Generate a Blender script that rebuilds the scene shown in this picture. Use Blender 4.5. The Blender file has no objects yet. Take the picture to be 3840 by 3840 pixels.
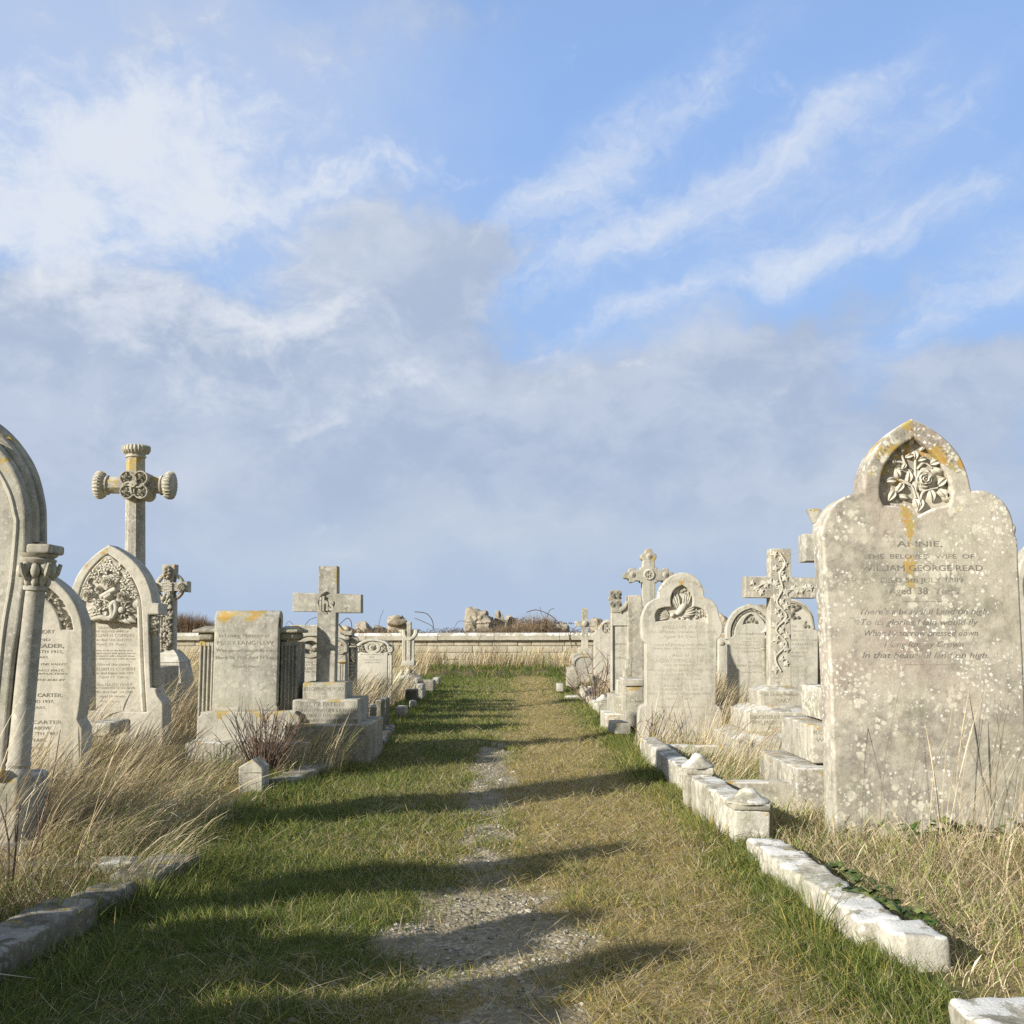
import bpy, bmesh, math, random
import numpy as np
from mathutils import Vector, Matrix, noise as mnoise

random.seed(7)
RNG = np.random.default_rng(11)
SC = bpy.context.scene
COL = SC.collection
PI = math.pi

# ---------------------------------------------------------------- camera model
F, CX, HOR, CAMH = 3975.0, 1920.0, 2375.0, 0.95
PITCH = math.atan((HOR - CX) / F)
CP, SP = math.cos(PITCH), math.sin(PITCH)

def P(x, y, Y):
    """point of the vertical plane at distance Y that the photograph shows at pixel x, y -> (X, Z)"""
    a, b = (x - CX) / F, (CX - y) / F
    t = Y / (CP - b * SP)
    return (a * t, CAMH + (SP + b * CP) * t)

CROPS = {'1': (0, 1560, .41408), '2': (0, 2300, .41408), '3': (600, 2050, .5176), '4': (0, 2950, .4658),
         '5': (2100, 2000, .5176), '6': (3000, 1500, .43478), '7': (3000, 2300, .43478), '8': (2500, 2940, .6936),
         'a': (1040, 2200, .3106), 'b': (1600, 2200, .3623), 'd': (2080, 2300, .2588), 'l': (300, 2200, .26915),
         'm': (2680, 2480, .2692), 'e': (0, 2400, .4658), 'f': (0, 0, 1.0)}

def Q(c, x, y, Y):
    x0, y0, k = CROPS[c]
    return P(x0 + x * k, y0 + y * k, Y)

def smooth01(a, b, x):
    t = np.clip((x - a) / (b - a), 0, 1)
    return t * t * (3 - 2 * t)

def cat(pts, n=6):
    """Catmull-Rom through an open list of points"""
    if len(pts) < 3:
        return list(pts)
    p = [pts[0]] + list(pts) + [pts[-1]]
    out = []
    for i in range(1, len(p) - 2):
        a, b, c, d = p[i - 1], p[i], p[i + 1], p[i + 2]
        for k in range(n):
            t = k / n
            out.append(tuple(.5 * (2 * b[j] + (c[j] - a[j]) * t + (2 * a[j] - 5 * b[j] + 4 * c[j] - d[j]) * t * t
                                   + (3 * b[j] - a[j] - 3 * c[j] + d[j]) * t ** 3) for j in range(len(b))))
    out.append(tuple(pts[-1]))
    return out

def outline(c, runs, Y, n=6):
    """runs: lists of crop pixels; each run is a smooth curve, runs meet at corners"""
    out = []
    for r in runs:
        for q in cat([Q(c, *p, Y) for p in r], n):
            if not out or math.hypot(q[0] - out[-1][0], q[1] - out[-1][1]) > 5e-4:
                out.append(q)
    if math.hypot(out[0][0] - out[-1][0], out[0][1] - out[-1][1]) < 5e-4:
        out.pop()
    return out

# ---------------------------------------------------------------- scene graph
def tag(o, label=None, cat=None, group=None, kind=None):
    if label: o['label'] = label
    if cat: o['category'] = cat
    if group: o['group'] = group
    if kind: o['kind'] = kind
    return o

def thing(name, label, cat, loc, group=None):
    o = bpy.data.objects.new(name, None)
    o.empty_display_size = .1
    o.location = loc
    COL.objects.link(o)
    return tag(o, label, cat, group, 'thing')

class MB:
    """collects shapes in world space, then links them as ONE mesh object"""
    def __init__(s):
        s.v, s.f = [], []
    def add(s, vs, fs):
        k = len(s.v)
        s.v.extend(tuple(v) for v in vs)
        s.f.extend(tuple(i + k for i in f) for f in fs)
        return s
    def mesh(s, me, M):
        return s.add([M @ v.co for v in me.vertices], [tuple(p.vertices) for p in me.polygons])
    def build(s, name, mat, root=None, ang=38, loc=None, smooth=True):
        org = Vector(root.location) if root is not None and loc is None else Vector(loc or (0, 0, 0))
        if root is not None and root.parent is not None:
            org = Vector(root.parent.location)
        me = bpy.data.meshes.new(name)
        me.from_pydata([tuple(Vector(v) - org) for v in s.v], [], s.f)
        me.validate()
        if smooth:
            me.shade_smooth()
            me.set_sharp_from_angle(angle=math.radians(ang))
        me.materials.append(mat)
        o = bpy.data.objects.new(name, me)
        COL.objects.link(o)
        if root is not None:
            o.parent = root
        else:
            o.location = org
        return o
    def rough(s, amp=.003, freq=14, seed=0):
        q = Vector((seed, 0, 0))
        s.v = [tuple(Vector(v) + (mnoise.noise_vector(Vector(v) * freq + q) + .5 * mnoise.noise_vector(Vector(v) * freq * 3)) * amp) for v in s.v]
        return s
    # ---- shapes
    def slab(s, pts, Y, t, bev=.006, holes=(), seg=1):
        """flat outline (X, Z) standing in the plane Y, thickness t going back"""
        cu = bpy.data.curves.new('tmp', 'CURVE')
        cu.dimensions = '2D'; cu.fill_mode = 'BOTH'
        cu.extrude = max(t / 2 - bev, 1e-4); cu.bevel_depth = bev; cu.bevel_resolution = seg; cu.offset = -bev
        for loop in [pts] + list(holes):
            sp = cu.splines.new('POLY'); sp.points.add(len(loop) - 1)
            for p, q in zip(sp.points, loop): p.co = (q[0], q[1], 0, 1)
            sp.use_cyclic_u = True
        ob = bpy.data.objects.new('tmp', cu)
        me = bpy.data.meshes.new_from_object(ob)
        M = Matrix.Translation((0, Y + t / 2, 0)) @ Matrix.Rotation(PI / 2, 4, 'X')
        s.mesh(me, M)
        bpy.data.objects.remove(ob); bpy.data.curves.remove(cu); bpy.data.meshes.remove(me)
        return s
    def box(s, x0, x1, y0, y1, z0, z1, r=.008, amp=.0, step=.08, rot=0, seed=0, top=None):
        """box with rounded, slightly worn edges; top=(dx) draws the top in (battered sides)"""
        c = Vector(((x0 + x1) / 2, (y0 + y1) / 2, (z0 + z1) / 2))
        h = Vector((abs(x1 - x0) / 2, abs(y1 - y0) / 2, abs(z1 - z0) / 2))
        r = min(r, min(h) * .9)
        def axis(hh):
            n = max(1, int(round(2 * (hh - r) / step)))
            return [-hh, -hh + r * .45] + [(-hh + r) + 2 * (hh - r) * i / n for i in range(n + 1)] + [hh - r * .45, hh]
        A = [axis(h[i]) for i in range(3)]
        vid, vs, fs = {}, [], []
        def V(p):
            k = (round(p[0], 6), round(p[1], 6), round(p[2], 6))
            if k not in vid:
                vid[k] = len(vs)
                q = Vector([max(-h[i] + r, min(h[i] - r, p[i])) for i in range(3)])
                d = Vector(p) - q
                w = q + (d.normalized() * r if d.length > 1e-9 else d)
                if top:
                    f = (w.z + h.z) / (2 * h.z)
                    w.x *= 1 - f * top; w.y *= 1 - f * top
                if amp:
                    nn = mnoise.noise_vector((w + c) * 9 + Vector((seed, 0, 0))) + .6 * mnoise.noise_vector((w + c) * 25)
                    w = w + nn * amp
                if rot: w = Matrix.Rotation(rot, 3, 'Z') @ w
                vs.append(w + c)
            return vid[k]
        for ax in range(3):
            u, v = (ax + 1) % 3, (ax + 2) % 3
            for sg in (-1, 1):
                for i in range(len(A[u]) - 1):
                    for j in range(len(A[v]) - 1):
                        q = []
                        for a, b in ((i, j), (i + 1, j), (i + 1, j + 1), (i, j + 1)):
                            p = [0, 0, 0]; p[ax] = sg * h[ax]; p[u] = A[u][a]; p[v] = A[v][b]
                            q.append(V(p))
                        if len(set(q)) == 4: fs.append(q if sg > 0 else q[::-1])
        return s.add(vs, fs)
    def pbox(s, c, xa, ya, xb, yb, Y, depth, **kw):
        """box whose FRONT face is seen at the crop pixels xa,ya - xb,yb"""
        X0, Z1 = Q(c, xa, ya, Y); X1, Z0 = Q(c, xb, yb, Y)
        return s.box(X0, X1, Y, Y + depth, Z0, Z1, **kw)
    def lathe(s, A, B, prof, n=20, phase=0, ref=None):
        """profile (t, r) from A to B"""
        A, B = Vector(A), Vector(B); d = (B - A); L = d.length; d.normalize()
        ref = Vector(ref or ((0, 1, 0) if abs(d.y) < .9 else (1, 0, 0)))
        u = d.cross(ref).normalized(); w = d.cross(u)
        vs, fs = [], []
        for t, r in prof:
            for k in range(n):
                a = phase + 2 * PI * k / n
                vs.append(A + d * (t * L) + (u * math.cos(a) + w * math.sin(a)) * r)
        for i in range(len(prof) - 1):
            for k in range(n):
                fs.append((i * n + k, i * n + (k + 1) % n, (i + 1) * n + (k + 1) % n, (i + 1) * n + k))
        fs.append(tuple(range(n))[::-1]); fs.append(tuple((len(prof) - 1) * n + k for k in range(n)))
        return s.add(vs, fs)
    def tube(s, pts, r, n=8, flat=1.0, taper=None):
        """round bar along 3-D points; r may be a list"""
        pts = [Vector(p) for p in pts]; m = len(pts)
        rs = r if isinstance(r, (list, tuple)) else [r] * m
        vs, fs = [], []
        for i, p in enumerate(pts):
            d = (pts[min(i + 1, m - 1)] - pts[max(i - 1, 0)])
            d = d.normalized() if d.length > 1e-9 else Vector((0, 0, 1))
            ref = Vector((0, 1, 0)) if abs(d.y) < .95 else Vector((1, 0, 0))
            u = d.cross(ref).normalized(); w = d.cross(u).normalized()
            for k in range(n):
                a = 2 * PI * k / n
                vs.append(p + (u * math.cos(a) + w * math.sin(a) * flat) * rs[i])
        for i in range(m - 1):
            for k in range(n):
                fs.append((i * n + k, i * n + (k + 1) % n, (i + 1) * n + (k + 1) % n, (i + 1) * n + k))
        fs.append(tuple(range(n))[::-1]); fs.append(tuple((m - 1) * n + k for k in range(n)))
        return s.add(vs, fs)
    def ball(s, c, r, ang=0, nu=12, nv=7, tilt=0):
        """ellipsoid c, r=(rx, ry, rz) turned by ang in the X-Z plane"""
        vs, fs = [], []
        ca, sa = math.cos(ang), math.sin(ang)
        for j in range(nv + 1):
            ph = PI * j / nv
            for i in range(nu):
                th = 2 * PI * i / nu
                x, y, z = r[0] * math.sin(ph) * math.cos(th), r[1] * math.sin(ph) * math.sin(th), r[2] * math.cos(ph)
                vs.append((c[0] + x * ca - z * sa, c[1] + y + tilt * x, c[2] + x * sa + z * ca))
        for j in range(nv):
            for i in range(nu):
                fs.append((j * nu + i, j * nu + (i + 1) % nu, (j + 1) * nu + (i + 1) % nu, (j + 1) * nu + i))
        return s.add(vs, fs)
    # ---- relief carving on the plane Y (relief rises towards -Y)
    def leaf(s, x, z, ang, L, W, Y, h=.012, lobes=0, curl=.4):
        ca, sa = math.cos(ang), math.sin(ang)
        n = 8; vs, fs = [], []
        for i in range(n + 1):
            t = i / n
            w = W * (math.sin(PI * min(1, t ** .8)) ** .8 if 0 < t < 1 else 0) + W * .03
            if lobes: w *= 1 + .3 * math.sin(t * PI * 2 * lobes)
            bend = curl * h * math.sin(PI * t)
            rows = ((-1, 0), (-.55, .85), (0, .5), (.55, .85), (1, 0))
            for q, hh in rows:
                lx, lz = t * L, q * w
                vs.append((x + lx * ca - lz * sa, Y + .002 - (h * hh * (.35 + .65 * math.sin(PI * (t * .9 + .05))) + (bend if hh else 0)), z + lx * sa + lz * ca))
        for i in range(n):
            for k in range(4):
                fs.append((i * 5 + k, i * 5 + k + 1, (i + 1) * 5 + k + 1, (i + 1) * 5 + k))
        return s.add(vs, [f[::-1] for f in fs])
    def star(s, x, z, ang, R, Y, h=.012, tips=5):
        """ivy leaf"""
        lens = [1, .45, .85, .42, .7, .3, .7, .42, .85, .45] if tips == 5 else [1 if i % 2 == 0 else .5 for i in range(tips * 2)]
        n = len(lens); vs = [(x, Y - h * .55, z)]
        for i, l in enumerate(lens):
            a = ang + 2 * PI * i / n
            vs.append((x + R * .5 * l * math.cos(a), Y - h * (1.0 if i % 2 == 0 else .7), z + R * .5 * l * math.sin(a)))
        for i, l in enumerate(lens):
            a = ang + 2 * PI * i / n
            vs.append((x + R * l * math.cos(a), Y - h * (.35 if i % 2 == 0 else .6), z + R * l * math.sin(a)))
        for i, l in enumerate(lens):
            a = ang + 2 * PI * i / n
            vs.append((x + R * l * 1.02 * math.cos(a), Y + .003, z + R * l * 1.02 * math.sin(a)))
        fs = []
        for i in range(n):
            j = (i + 1) % n
            fs += [(0, 1 + j, 1 + i), (1 + i, 1 + j, 1 + n + j, 1 + n + i), (1 + n + i, 1 + n + j, 1 + 2 * n + j, 1 + 2 * n + i)]
        return s.add(vs, fs)
    def rose(s, x, z, R, Y, h=.02, petals=6):
        """open rose: rings of petals, each ring cupped round the next"""
        a0 = random.random() * 6
        for ring, (ro, ri, n, h0, h1) in enumerate(((1.0, .62, petals, .25, .42), (.74, .42, 5, .62, .6), (.50, .24, 4, .95, .75), (.27, .08, 3, 1.1, .8))):
            m = n * 6; vs, fs = [], []
            for k in range(m):
                a = a0 + ring * .7 + 2 * PI * k / m
                w = .80 + .20 * abs(math.sin(n * (a - a0 - ring * .7) / 2)) ** .6
                for q, hh in ((ro * w * .97, -.1), (ro * w, h0), (ro * w * .9, h0 + .12), ((ro * w + ri) / 2, (h0 + h1) / 2), (ri, h1 * .8)):
                    vs.append((x + R * q * math.cos(a), Y + .002 - h * hh, z + R * q * math.sin(a)))
            for k in range(m):
                for j in range(4):
                    p, q = k * 5, ((k + 1) % m) * 5
                    fs.append((p + j, p + j + 1, q + j + 1, q + j))
            s.add(vs, fs)
        s.ball((x, Y - h * .8, z), (R * .09, h * .3, R * .09), 0, 8, 5)
        return s
    def daisy(s, x, z, R, Y, h=.016, n=10):
        for k in range(n):
            a = 2 * PI * k / n
            s.leaf(x + .3 * R * math.cos(a), z + .3 * R * math.sin(a), a, R * .72, R * .17, Y, h * .8)
        s.lathe((x, Y + .002, z), (x, Y - h * 1.3, z), [(0, R * .36), (.8, R * .34), (1, R * .2)], 14)
        return s
    def text(s, body, xc, zc, Y, width=None, height=.03, shear=0, depth=.0016, ang=0, lift=.0, squeeze=1.0, bold=0):
        cu = bpy.data.curves.new('tmp', 'FONT')
        cu.body = body; cu.size = 1; cu.align_x = 'CENTER'; cu.align_y = 'BOTTOM_BASELINE'; cu.extrude = .5; cu.shear = shear
        cu.resolution_u = 3; cu.offset = bold
        ob = bpy.data.objects.new('tmp', cu)
        me = bpy.data.meshes.new_from_object(ob)
        if len(me.vertices):
            xs = [v.co.x for v in me.vertices]
            w, mid = max(xs) - min(xs), (max(xs) + min(xs)) / 2
            sy = height / .70
            sx = width / w if width else sy * squeeze
            M = (Matrix.Translation((xc, Y - lift, zc)) @ Matrix.Rotation(PI / 2, 4, 'X') @ Matrix.Rotation(ang, 4, 'Z')
                 @ Matrix.Diagonal((sx, sy, depth * 2, 1)) @ Matrix.Translation((-mid, -.35, 0)))
            s.mesh(me, M)
        bpy.data.objects.remove(ob); bpy.data.curves.remove(cu); bpy.data.meshes.remove(me)
        return s
    def ptext(s, c, body, x0, x1, yc, hpx, Y, **kw):
        """a line of lettering between crop pixels x0..x1, centred on yc, capitals hpx high"""
        a = Q(c, x0, yc, Y); b = Q(c, x1, yc, Y); k = CROPS[c][2]
        return s.text(body, (a[0] + b[0]) / 2, (a[1] + b[1]) / 2, Y, b[0] - a[0], hpx * k / F * Y, **kw)

def arc_text(mb, body, ctr, R, a0, a1, Y, height, **kw):
    n = len(body)
    for i, ch in enumerate(body):
        if ch == ' ': continue
        a = a0 + (a1 - a0) * i / (n - 1)
        mb.text(ch, ctr[0] + R * math.cos(a), ctr[1] + R * math.sin(a), Y, None, height, ang=a - PI / 2, **kw)

def scroll(mb, x, z, R, Y, turns=2.2, r=.008, sgn=1, a0=0):
    pts = []
    n = int(turns * 16)
    for i in range(n + 1):
        t = i / n; a = a0 + sgn * 2 * PI * turns * t; q = R * (1 - .88 * t)
        pts.append((x + q * math.cos(a), Y, z + q * math.sin(a)))
    mb.tube(pts, r, 6)

def path_text(mb, body, pts, Y, height, **kw):
    """lettering set along a polyline of (X, Z) points"""
    p = [Vector(q) for q in pts]; cum = [0]
    for a, b in zip(p, p[1:]): cum.append(cum[-1] + (b - a).length)
    n = len(body)
    for i, ch in enumerate(body):
        if ch == ' ': continue
        d = cum[-1] * (i + .5) / n
        j = max(k for k in range(len(p) - 1) if cum[k] <= d)
        t = (d - cum[j]) / (cum[j + 1] - cum[j]); q = p[j].lerp(p[j + 1], t); e = p[j + 1] - p[j]
        mb.text(ch, q.x, q.y, Y, None, height, ang=math.atan2(e.y, e.x), **kw)
# ---------------------------------------------------------------- materials
class NT:
    def __init__(s, tree):
        s.t = tree; s.n = tree.nodes; s.l = tree.links
    def node(s, typ, **kw):
        n = s.n.new(typ)
        for k, v in kw.items(): setattr(n, k, v)
        return n
    def put(s, sock, v):
        if isinstance(v, bpy.types.NodeSocket): s.l.new(v, sock)
        elif isinstance(v, (tuple, list)) and len(v) == 3 and sock.type == 'RGBA': sock.default_value = (*v, 1)
        else: sock.default_value = v
    def m(s, op, a, b=None, c=None, clamp=False):
        n = s.node('ShaderNodeMath', operation=op, use_clamp=clamp)
        s.put(n.inputs[0], a)
        if b is not None: s.put(n.inputs[1], b)
        if c is not None: s.put(n.inputs[2], c)
        return n.outputs[0]
    def vm(s, op, a, b=None):
        n = s.node('ShaderNodeVectorMath', operation=op)
        s.put(n.inputs[0], a)
        if b is not None: s.put(n.inputs[1], b)
        return n.outputs[0]
    def ss(s, lo, hi, x, a=0.0, b=1.0):
        n = s.node('ShaderNodeMapRange', interpolation_type='SMOOTHSTEP')
        s.put(n.inputs[0], x)
        for i, v in enumerate((lo, hi, a, b)): s.put(n.inputs[i + 1], v)
        return n.outputs[0]
    def noise(s, vec, scale, detail=4, rough=.55, dist=0, dims='3D'):
        n = s.node('ShaderNodeTexNoise', noise_dimensions=dims)
        s.put(n.inputs['Vector'], vec); n.inputs['Scale'].default_value = scale
        n.inputs['Detail'].default_value = detail; n.inputs['Roughness'].default_value = rough; n.inputs['Distortion'].default_value = dist
        return n.outputs[0]
    def vor(s, vec, scale, feature='F1', out=0, rnd=1):
        n = s.node('ShaderNodeTexVoronoi', feature=feature)
        s.put(n.inputs['Vector'], vec); n.inputs['Scale'].default_value = scale; n.inputs['Randomness'].default_value = rnd
        return n.outputs[out]
    def mix(s, f, a, b, typ='MIX'):
        n = s.node('ShaderNodeMix', data_type='RGBA', blend_type=typ)
        s.put(n.inputs[0], f); s.put(n.inputs[6], a); s.put(n.inputs[7], b)
        return n.outputs[2]
    def sep(s, v):
        n = s.node('ShaderNodeSeparateXYZ'); s.put(n.inputs[0], v); return n.outputs
    def comb(s, x, y, z):
        n = s.node('ShaderNodeCombineXYZ')
        for i, v in enumerate((x, y, z)): s.put(n.inputs[i], v)
        return n.outputs[0]

def new_mat(name):
    m = bpy.data.materials.new(name); m.use_nodes = True
    t = NT(m.node_tree); b = m.node_tree.nodes['Principled BSDF']
    b.inputs['Roughness'].default_value = .9
    b.inputs['Specular IOR Level'].default_value = .2
    return m, t, b

def stone(name, base=(.50, .47, .385), dark=(.30, .285, .245), mott=.5, streak=.3, white=.4, orange=.25, pale=.5, top_white=.3,
          green=.1, bump=.35, edge_or=.5, pink=0.0, seed=0, rust=None):
    """weathered Portland limestone: mottling, run-off streaks, white and orange lichen"""
    m, t, b = new_mat(name)
    geo = t.node('ShaderNodeNewGeometry'); pos = t.vm('ADD', geo.outputs['Position'], (seed * 3.7, seed * 1.3, seed * 2.1))
    nz = t.sep(geo.outputs['Normal'])[2]
    gen = t.sep(t.node('ShaderNodeTexCoord').outputs['Generated'])[2]
    n_big = t.noise(pos, 2.6, 6, .6); n_mid = t.noise(pos, 11, 6, .65); n_fine = t.noise(pos, 90, 4, .7)
    sv = t.vm('MULTIPLY', pos, (9.0, 9.0, .8)); n_str = t.noise(sv, 1.0, 5, .6)
    col = t.mix(t.m('MULTIPLY', t.ss(.42, .60, t.m('ADD', t.m('MULTIPLY', n_big, .55), t.m('MULTIPLY', n_mid, .45))), mott), base, dark)
    col = t.mix(t.m('MULTIPLY', t.ss(.50, .64, n_str), streak), col, tuple(c * .62 for c in dark))
    if pink: col = t.mix(t.m('MULTIPLY', t.ss(.52, .7, t.noise(pos, 1.9, 4, .5)), pink), col, (.30, .235, .195))
    # fine light and dark grain
    col = t.mix(t.m('MULTIPLY', t.ss(.40, .62, t.noise(pos, 34, 5, .7)), .28), col, tuple(c * 1.22 for c in base))
    col = t.mix(t.m('MULTIPLY', t.ss(.55, .66, t.noise(pos, 21, 6, .7)), .45 * mott), col, tuple(c * .8 for c in dark))
    # pale crusts: ragged discs of many sizes
    jit = t.vm('MULTIPLY', t.comb(t.m('SUBTRACT', n_mid, .5), t.m('SUBTRACT', n_fine, .5), t.m('SUBTRACT', n_big, .5)), (.05, .05, .05))
    def discs(scale, off, rad, soft, gate):
        n = t.node('ShaderNodeTexVoronoi', feature='F1'); t.put(n.inputs['Vector'], t.vm('ADD', t.vm('ADD', pos, off), jit)); n.inputs['Scale'].default_value = scale
        rr = t.m('MULTIPLY', t.sep(n.outputs['Color'])[0], rad)
        d = t.m('ADD', n.outputs['Distance'], t.m('MULTIPLY', t.m('SUBTRACT', n_fine, .5), .35))
        return t.m('MULTIPLY', t.ss(0.0, soft, t.m('SUBTRACT', rr, d)), gate)
    gate = t.ss(.44, .58, t.noise(pos, 3.6, 4, .55))
    crust = t.m('MAXIMUM', discs(19, (0, 0, 0), .56, .16, gate), discs(33, (3.3, 1.7, 2.2), .58, .16, gate))
    col = t.mix(t.m('MULTIPLY', crust, pale), col, t.mix(n_mid, (.52, .49, .385), (.66, .63, .52)))
    sp = discs(46, (5.2, 1.1, 3.3), .5, .12, t.ss(.46, .58, t.noise(pos, 5.5, 4, .55)))
    col = t.mix(t.m('MULTIPLY', sp, white), col, (.70, .685, .62))
    # dark pits
    col = t.mix(t.m('MULTIPLY', t.ss(.60, .74, n_fine), .35), col, tuple(c * .5 for c in dark))
    # grey-green algae
    if green: col = t.mix(t.m('MULTIPLY', t.ss(.5, .62, t.noise(pos, 3.3, 5, .6)), green), col, (.25, .255, .15))
    # white crust on weathered tops
    tw = t.m('MULTIPLY', t.ss(.35, .75, nz), t.ss(.49, .53, t.noise(pos, 6.0, 6, .62)))
    col = t.mix(t.m('MULTIPLY', tw, top_white), col, (.74, .73, .68))
    # orange and yellow lichen, thickest towards the top
    n_o = t.noise(t.vm('ADD', pos, (9.1, 2.2, 4.4)), 7.5, 8, .68)
    topw = t.ss(.62, 1.0, gen)
    thr = t.m('SUBTRACT', .74, t.m('ADD', t.m('MULTIPLY', topw, .18 * edge_or), orange * .14))
    if rust:   # orange lichen running down under a drip
        rx, rz, rw, rh = rust; p3 = t.sep(geo.outputs['Position'])
        q = t.m('ADD', t.m('POWER', t.m('ABSOLUTE', t.m('DIVIDE', t.m('SUBTRACT', p3[0], rx), rw)), 2.0), t.m('POWER', t.m('ABSOLUTE', t.m('DIVIDE', t.m('SUBTRACT', p3[2], rz), rh)), 2.0))
        thr = t.m('SUBTRACT', thr, t.m('MULTIPLY', t.m('EXPONENT', t.m('MULTIPLY', q, -1.0)), .325))
    om = t.ss(thr, t.m('ADD', thr, .05), n_o)
    oc = t.mix(t.ss(.35, .65, t.noise(pos, 20, 3, .6)), (.42, .235, .035), (.36, .30, .075))
    col = t.mix(t.m('MULTIPLY', om, .8), col, oc)
    t.put(b.inputs['Base Color'], col)
    bp = t.node('ShaderNodeBump'); bp.inputs['Strength'].default_value = bump; bp.inputs['Distance'].default_value = .012
    hgt = t.m('ADD', t.m('MULTIPLY', n_fine, .5), t.m('ADD', t.m('MULTIPLY', n_mid, .6), t.m('MULTIPLY', crust, .12)))
    t.put(bp.inputs['Height'], hgt); t.put(b.inputs['Normal'], bp.outputs[0])
    return m

def plain(name, col, rough=.9, var=.25, scale=30):
    m, t, b = new_mat(name)
    pos = t.node('ShaderNodeNewGeometry').outputs['Position']
    t.put(b.inputs['Base Color'], t.mix(t.ss(.35, .65, t.noise(pos, scale, 4, .6)), tuple(c * (1 - var) for c in col), tuple(c * (1 + var) for c in col)))
    b.inputs['Roughness'].default_value = rough
    return m

def leafy(name, transl=.35, rough=.6):
    """grass, colour per blade from the mesh"""
    m = bpy.data.materials.new(name); m.use_nodes = True
    t = NT(m.node_tree); b = m.node_tree.nodes['Principled BSDF']; out = m.node_tree.nodes['Material Output']
    at = t.node('ShaderNodeAttribute', attribute_name='blade'); c = at.outputs['Color']
    t.put(b.inputs['Base Color'], c); b.inputs['Roughness'].default_value = rough; b.inputs['Specular IOR Level'].default_value = .25
    tr = t.node('ShaderNodeBsdfTranslucent'); t.put(tr.inputs[0], c)
    mx = t.node('ShaderNodeMixShader'); mx.inputs[0].default_value = transl
    t.l.new(b.outputs[0], mx.inputs[1]); t.l.new(tr.outputs[0], mx.inputs[2]); t.l.new(mx.outputs[0], out.inputs[0])
    return m

_ax, _az = Q('6', 940, 1230, 4.98)
M_ANNIE = stone('stone_lichen_headstone', (.45, .415, .335), (.205, .187, .155), mott=.85, streak=.25, white=.9, orange=.02, pale=.9, top_white=.6, green=.15, bump=.35, edge_or=1.3, pink=.6, seed=1, rust=(_ax, _az, .05, .22))
M_PALE = stone('stone_pale', (.50, .47, .39), (.30, .28, .23), mott=.62, streak=.45, white=.15, orange=-.15, pale=.3, top_white=.3, green=.12, bump=.2, edge_or=1.25, seed=2)
M_GREY = stone('stone_grey', (.405, .385, .32), (.215, .20, .165), mott=.75, streak=.55, white=.3, orange=-.05, pale=.45, top_white=.3, green=.18, bump=.35, edge_or=1.35, seed=3)
M_BROWN = stone('stone_brown', (.35, .32, .245), (.15, .135, .10), mott=.8, streak=.7, white=.3, orange=.2, pale=.3, top_white=.35, green=.3, bump=.4, edge_or=.9, seed=4)
M_SPOT = stone('stone_spotted', (.45, .42, .34), (.22, .20, .16), mott=.8, streak=.5, white=.6, orange=.12, pale=.7, top_white=.55, green=.22, bump=.35, edge_or=1.0, seed=5)
M_WHITE = stone('stone_white_crusted', (.52, .49, .41), (.22, .20, .14), mott=.9, streak=.5, white=.9, orange=.3, pale=.9, top_white=.85, green=.3, bump=.6, edge_or=.6, seed=6)
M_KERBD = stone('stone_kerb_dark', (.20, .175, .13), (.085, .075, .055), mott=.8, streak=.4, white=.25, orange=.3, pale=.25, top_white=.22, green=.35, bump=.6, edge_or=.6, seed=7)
M_CARVE = stone('stone_carved', (.53, .50, .42), (.31, .285, .225), mott=.6, streak=.1, white=.05, orange=-.3, pale=.1, top_white=.0, green=.08, bump=.1, edge_or=.4, seed=8)
M_CARVEG = stone('stone_carved_grey', (.42, .395, .32), (.22, .20, .16), mott=.7, streak=.1, white=.1, orange=.05, pale=.2, top_white=.0, green=.15, bump=.15, edge_or=1.0, seed=9)
def worn(name, col, ground, keep):
    """raised letters: a dark tone, in places weathered back to the stone colour"""
    m, t, b = new_mat(name); pos = t.node('ShaderNodeNewGeometry').outputs['Position']
    n = t.m('ADD', t.m('MULTIPLY', t.noise(pos, 9, 4, .6), .5), t.m('MULTIPLY', t.noise(pos, 55, 4, .7), .5))
    t.put(b.inputs['Base Color'], t.mix(t.ss(keep - .06, keep + .07, n), col, ground)); return m
M_LEAD = worn('letter_dark', (.165, .155, .13), (.33, .305, .245), .535)
M_CUT_SHADE = worn('letter_cut_shade', (.225, .205, .16), (.34, .315, .255), .50)  # darker stone tone painted on raised letters for the shade of engraving
M_CUTP_SHADE = worn('letter_cut_shade_pale', (.32, .29, .225), (.44, .41, .33), .49)  # same painted engraving shade, fainter, for shallow lettering
# ---------------------------------------------------------------- light levels
SUN_DEG, SUN_E, SKY_S, EXPO = 21.5, 5.0, .10, .55
_k = 2 ** -.55
VEIL = tuple(c * _k for c in (.285, .49, .92))
GREY_A, GREY_B, WHITE_C, HORIZ = (tuple(c * _k for c in q) for q in ((.53, .60, .73), (.42, .50, .65), (.80, .84, .90), (.46, .57, .73)))
SC.cycles.use_denoising = False
# ---------------------------------------------------------------- camera, light, sky
cam = bpy.data.cameras.new('camera'); camo = bpy.data.objects.new('camera', cam); COL.objects.link(camo)
cam.sensor_width = 36; cam.sensor_height = 36; cam.lens = 36 * F / 3840; cam.clip_start = .05; cam.clip_end = 5000
camo.location = (0, 0, CAMH); camo.rotation_euler = (PI / 2 + PITCH, 0, 0)
SC.camera = camo

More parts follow.
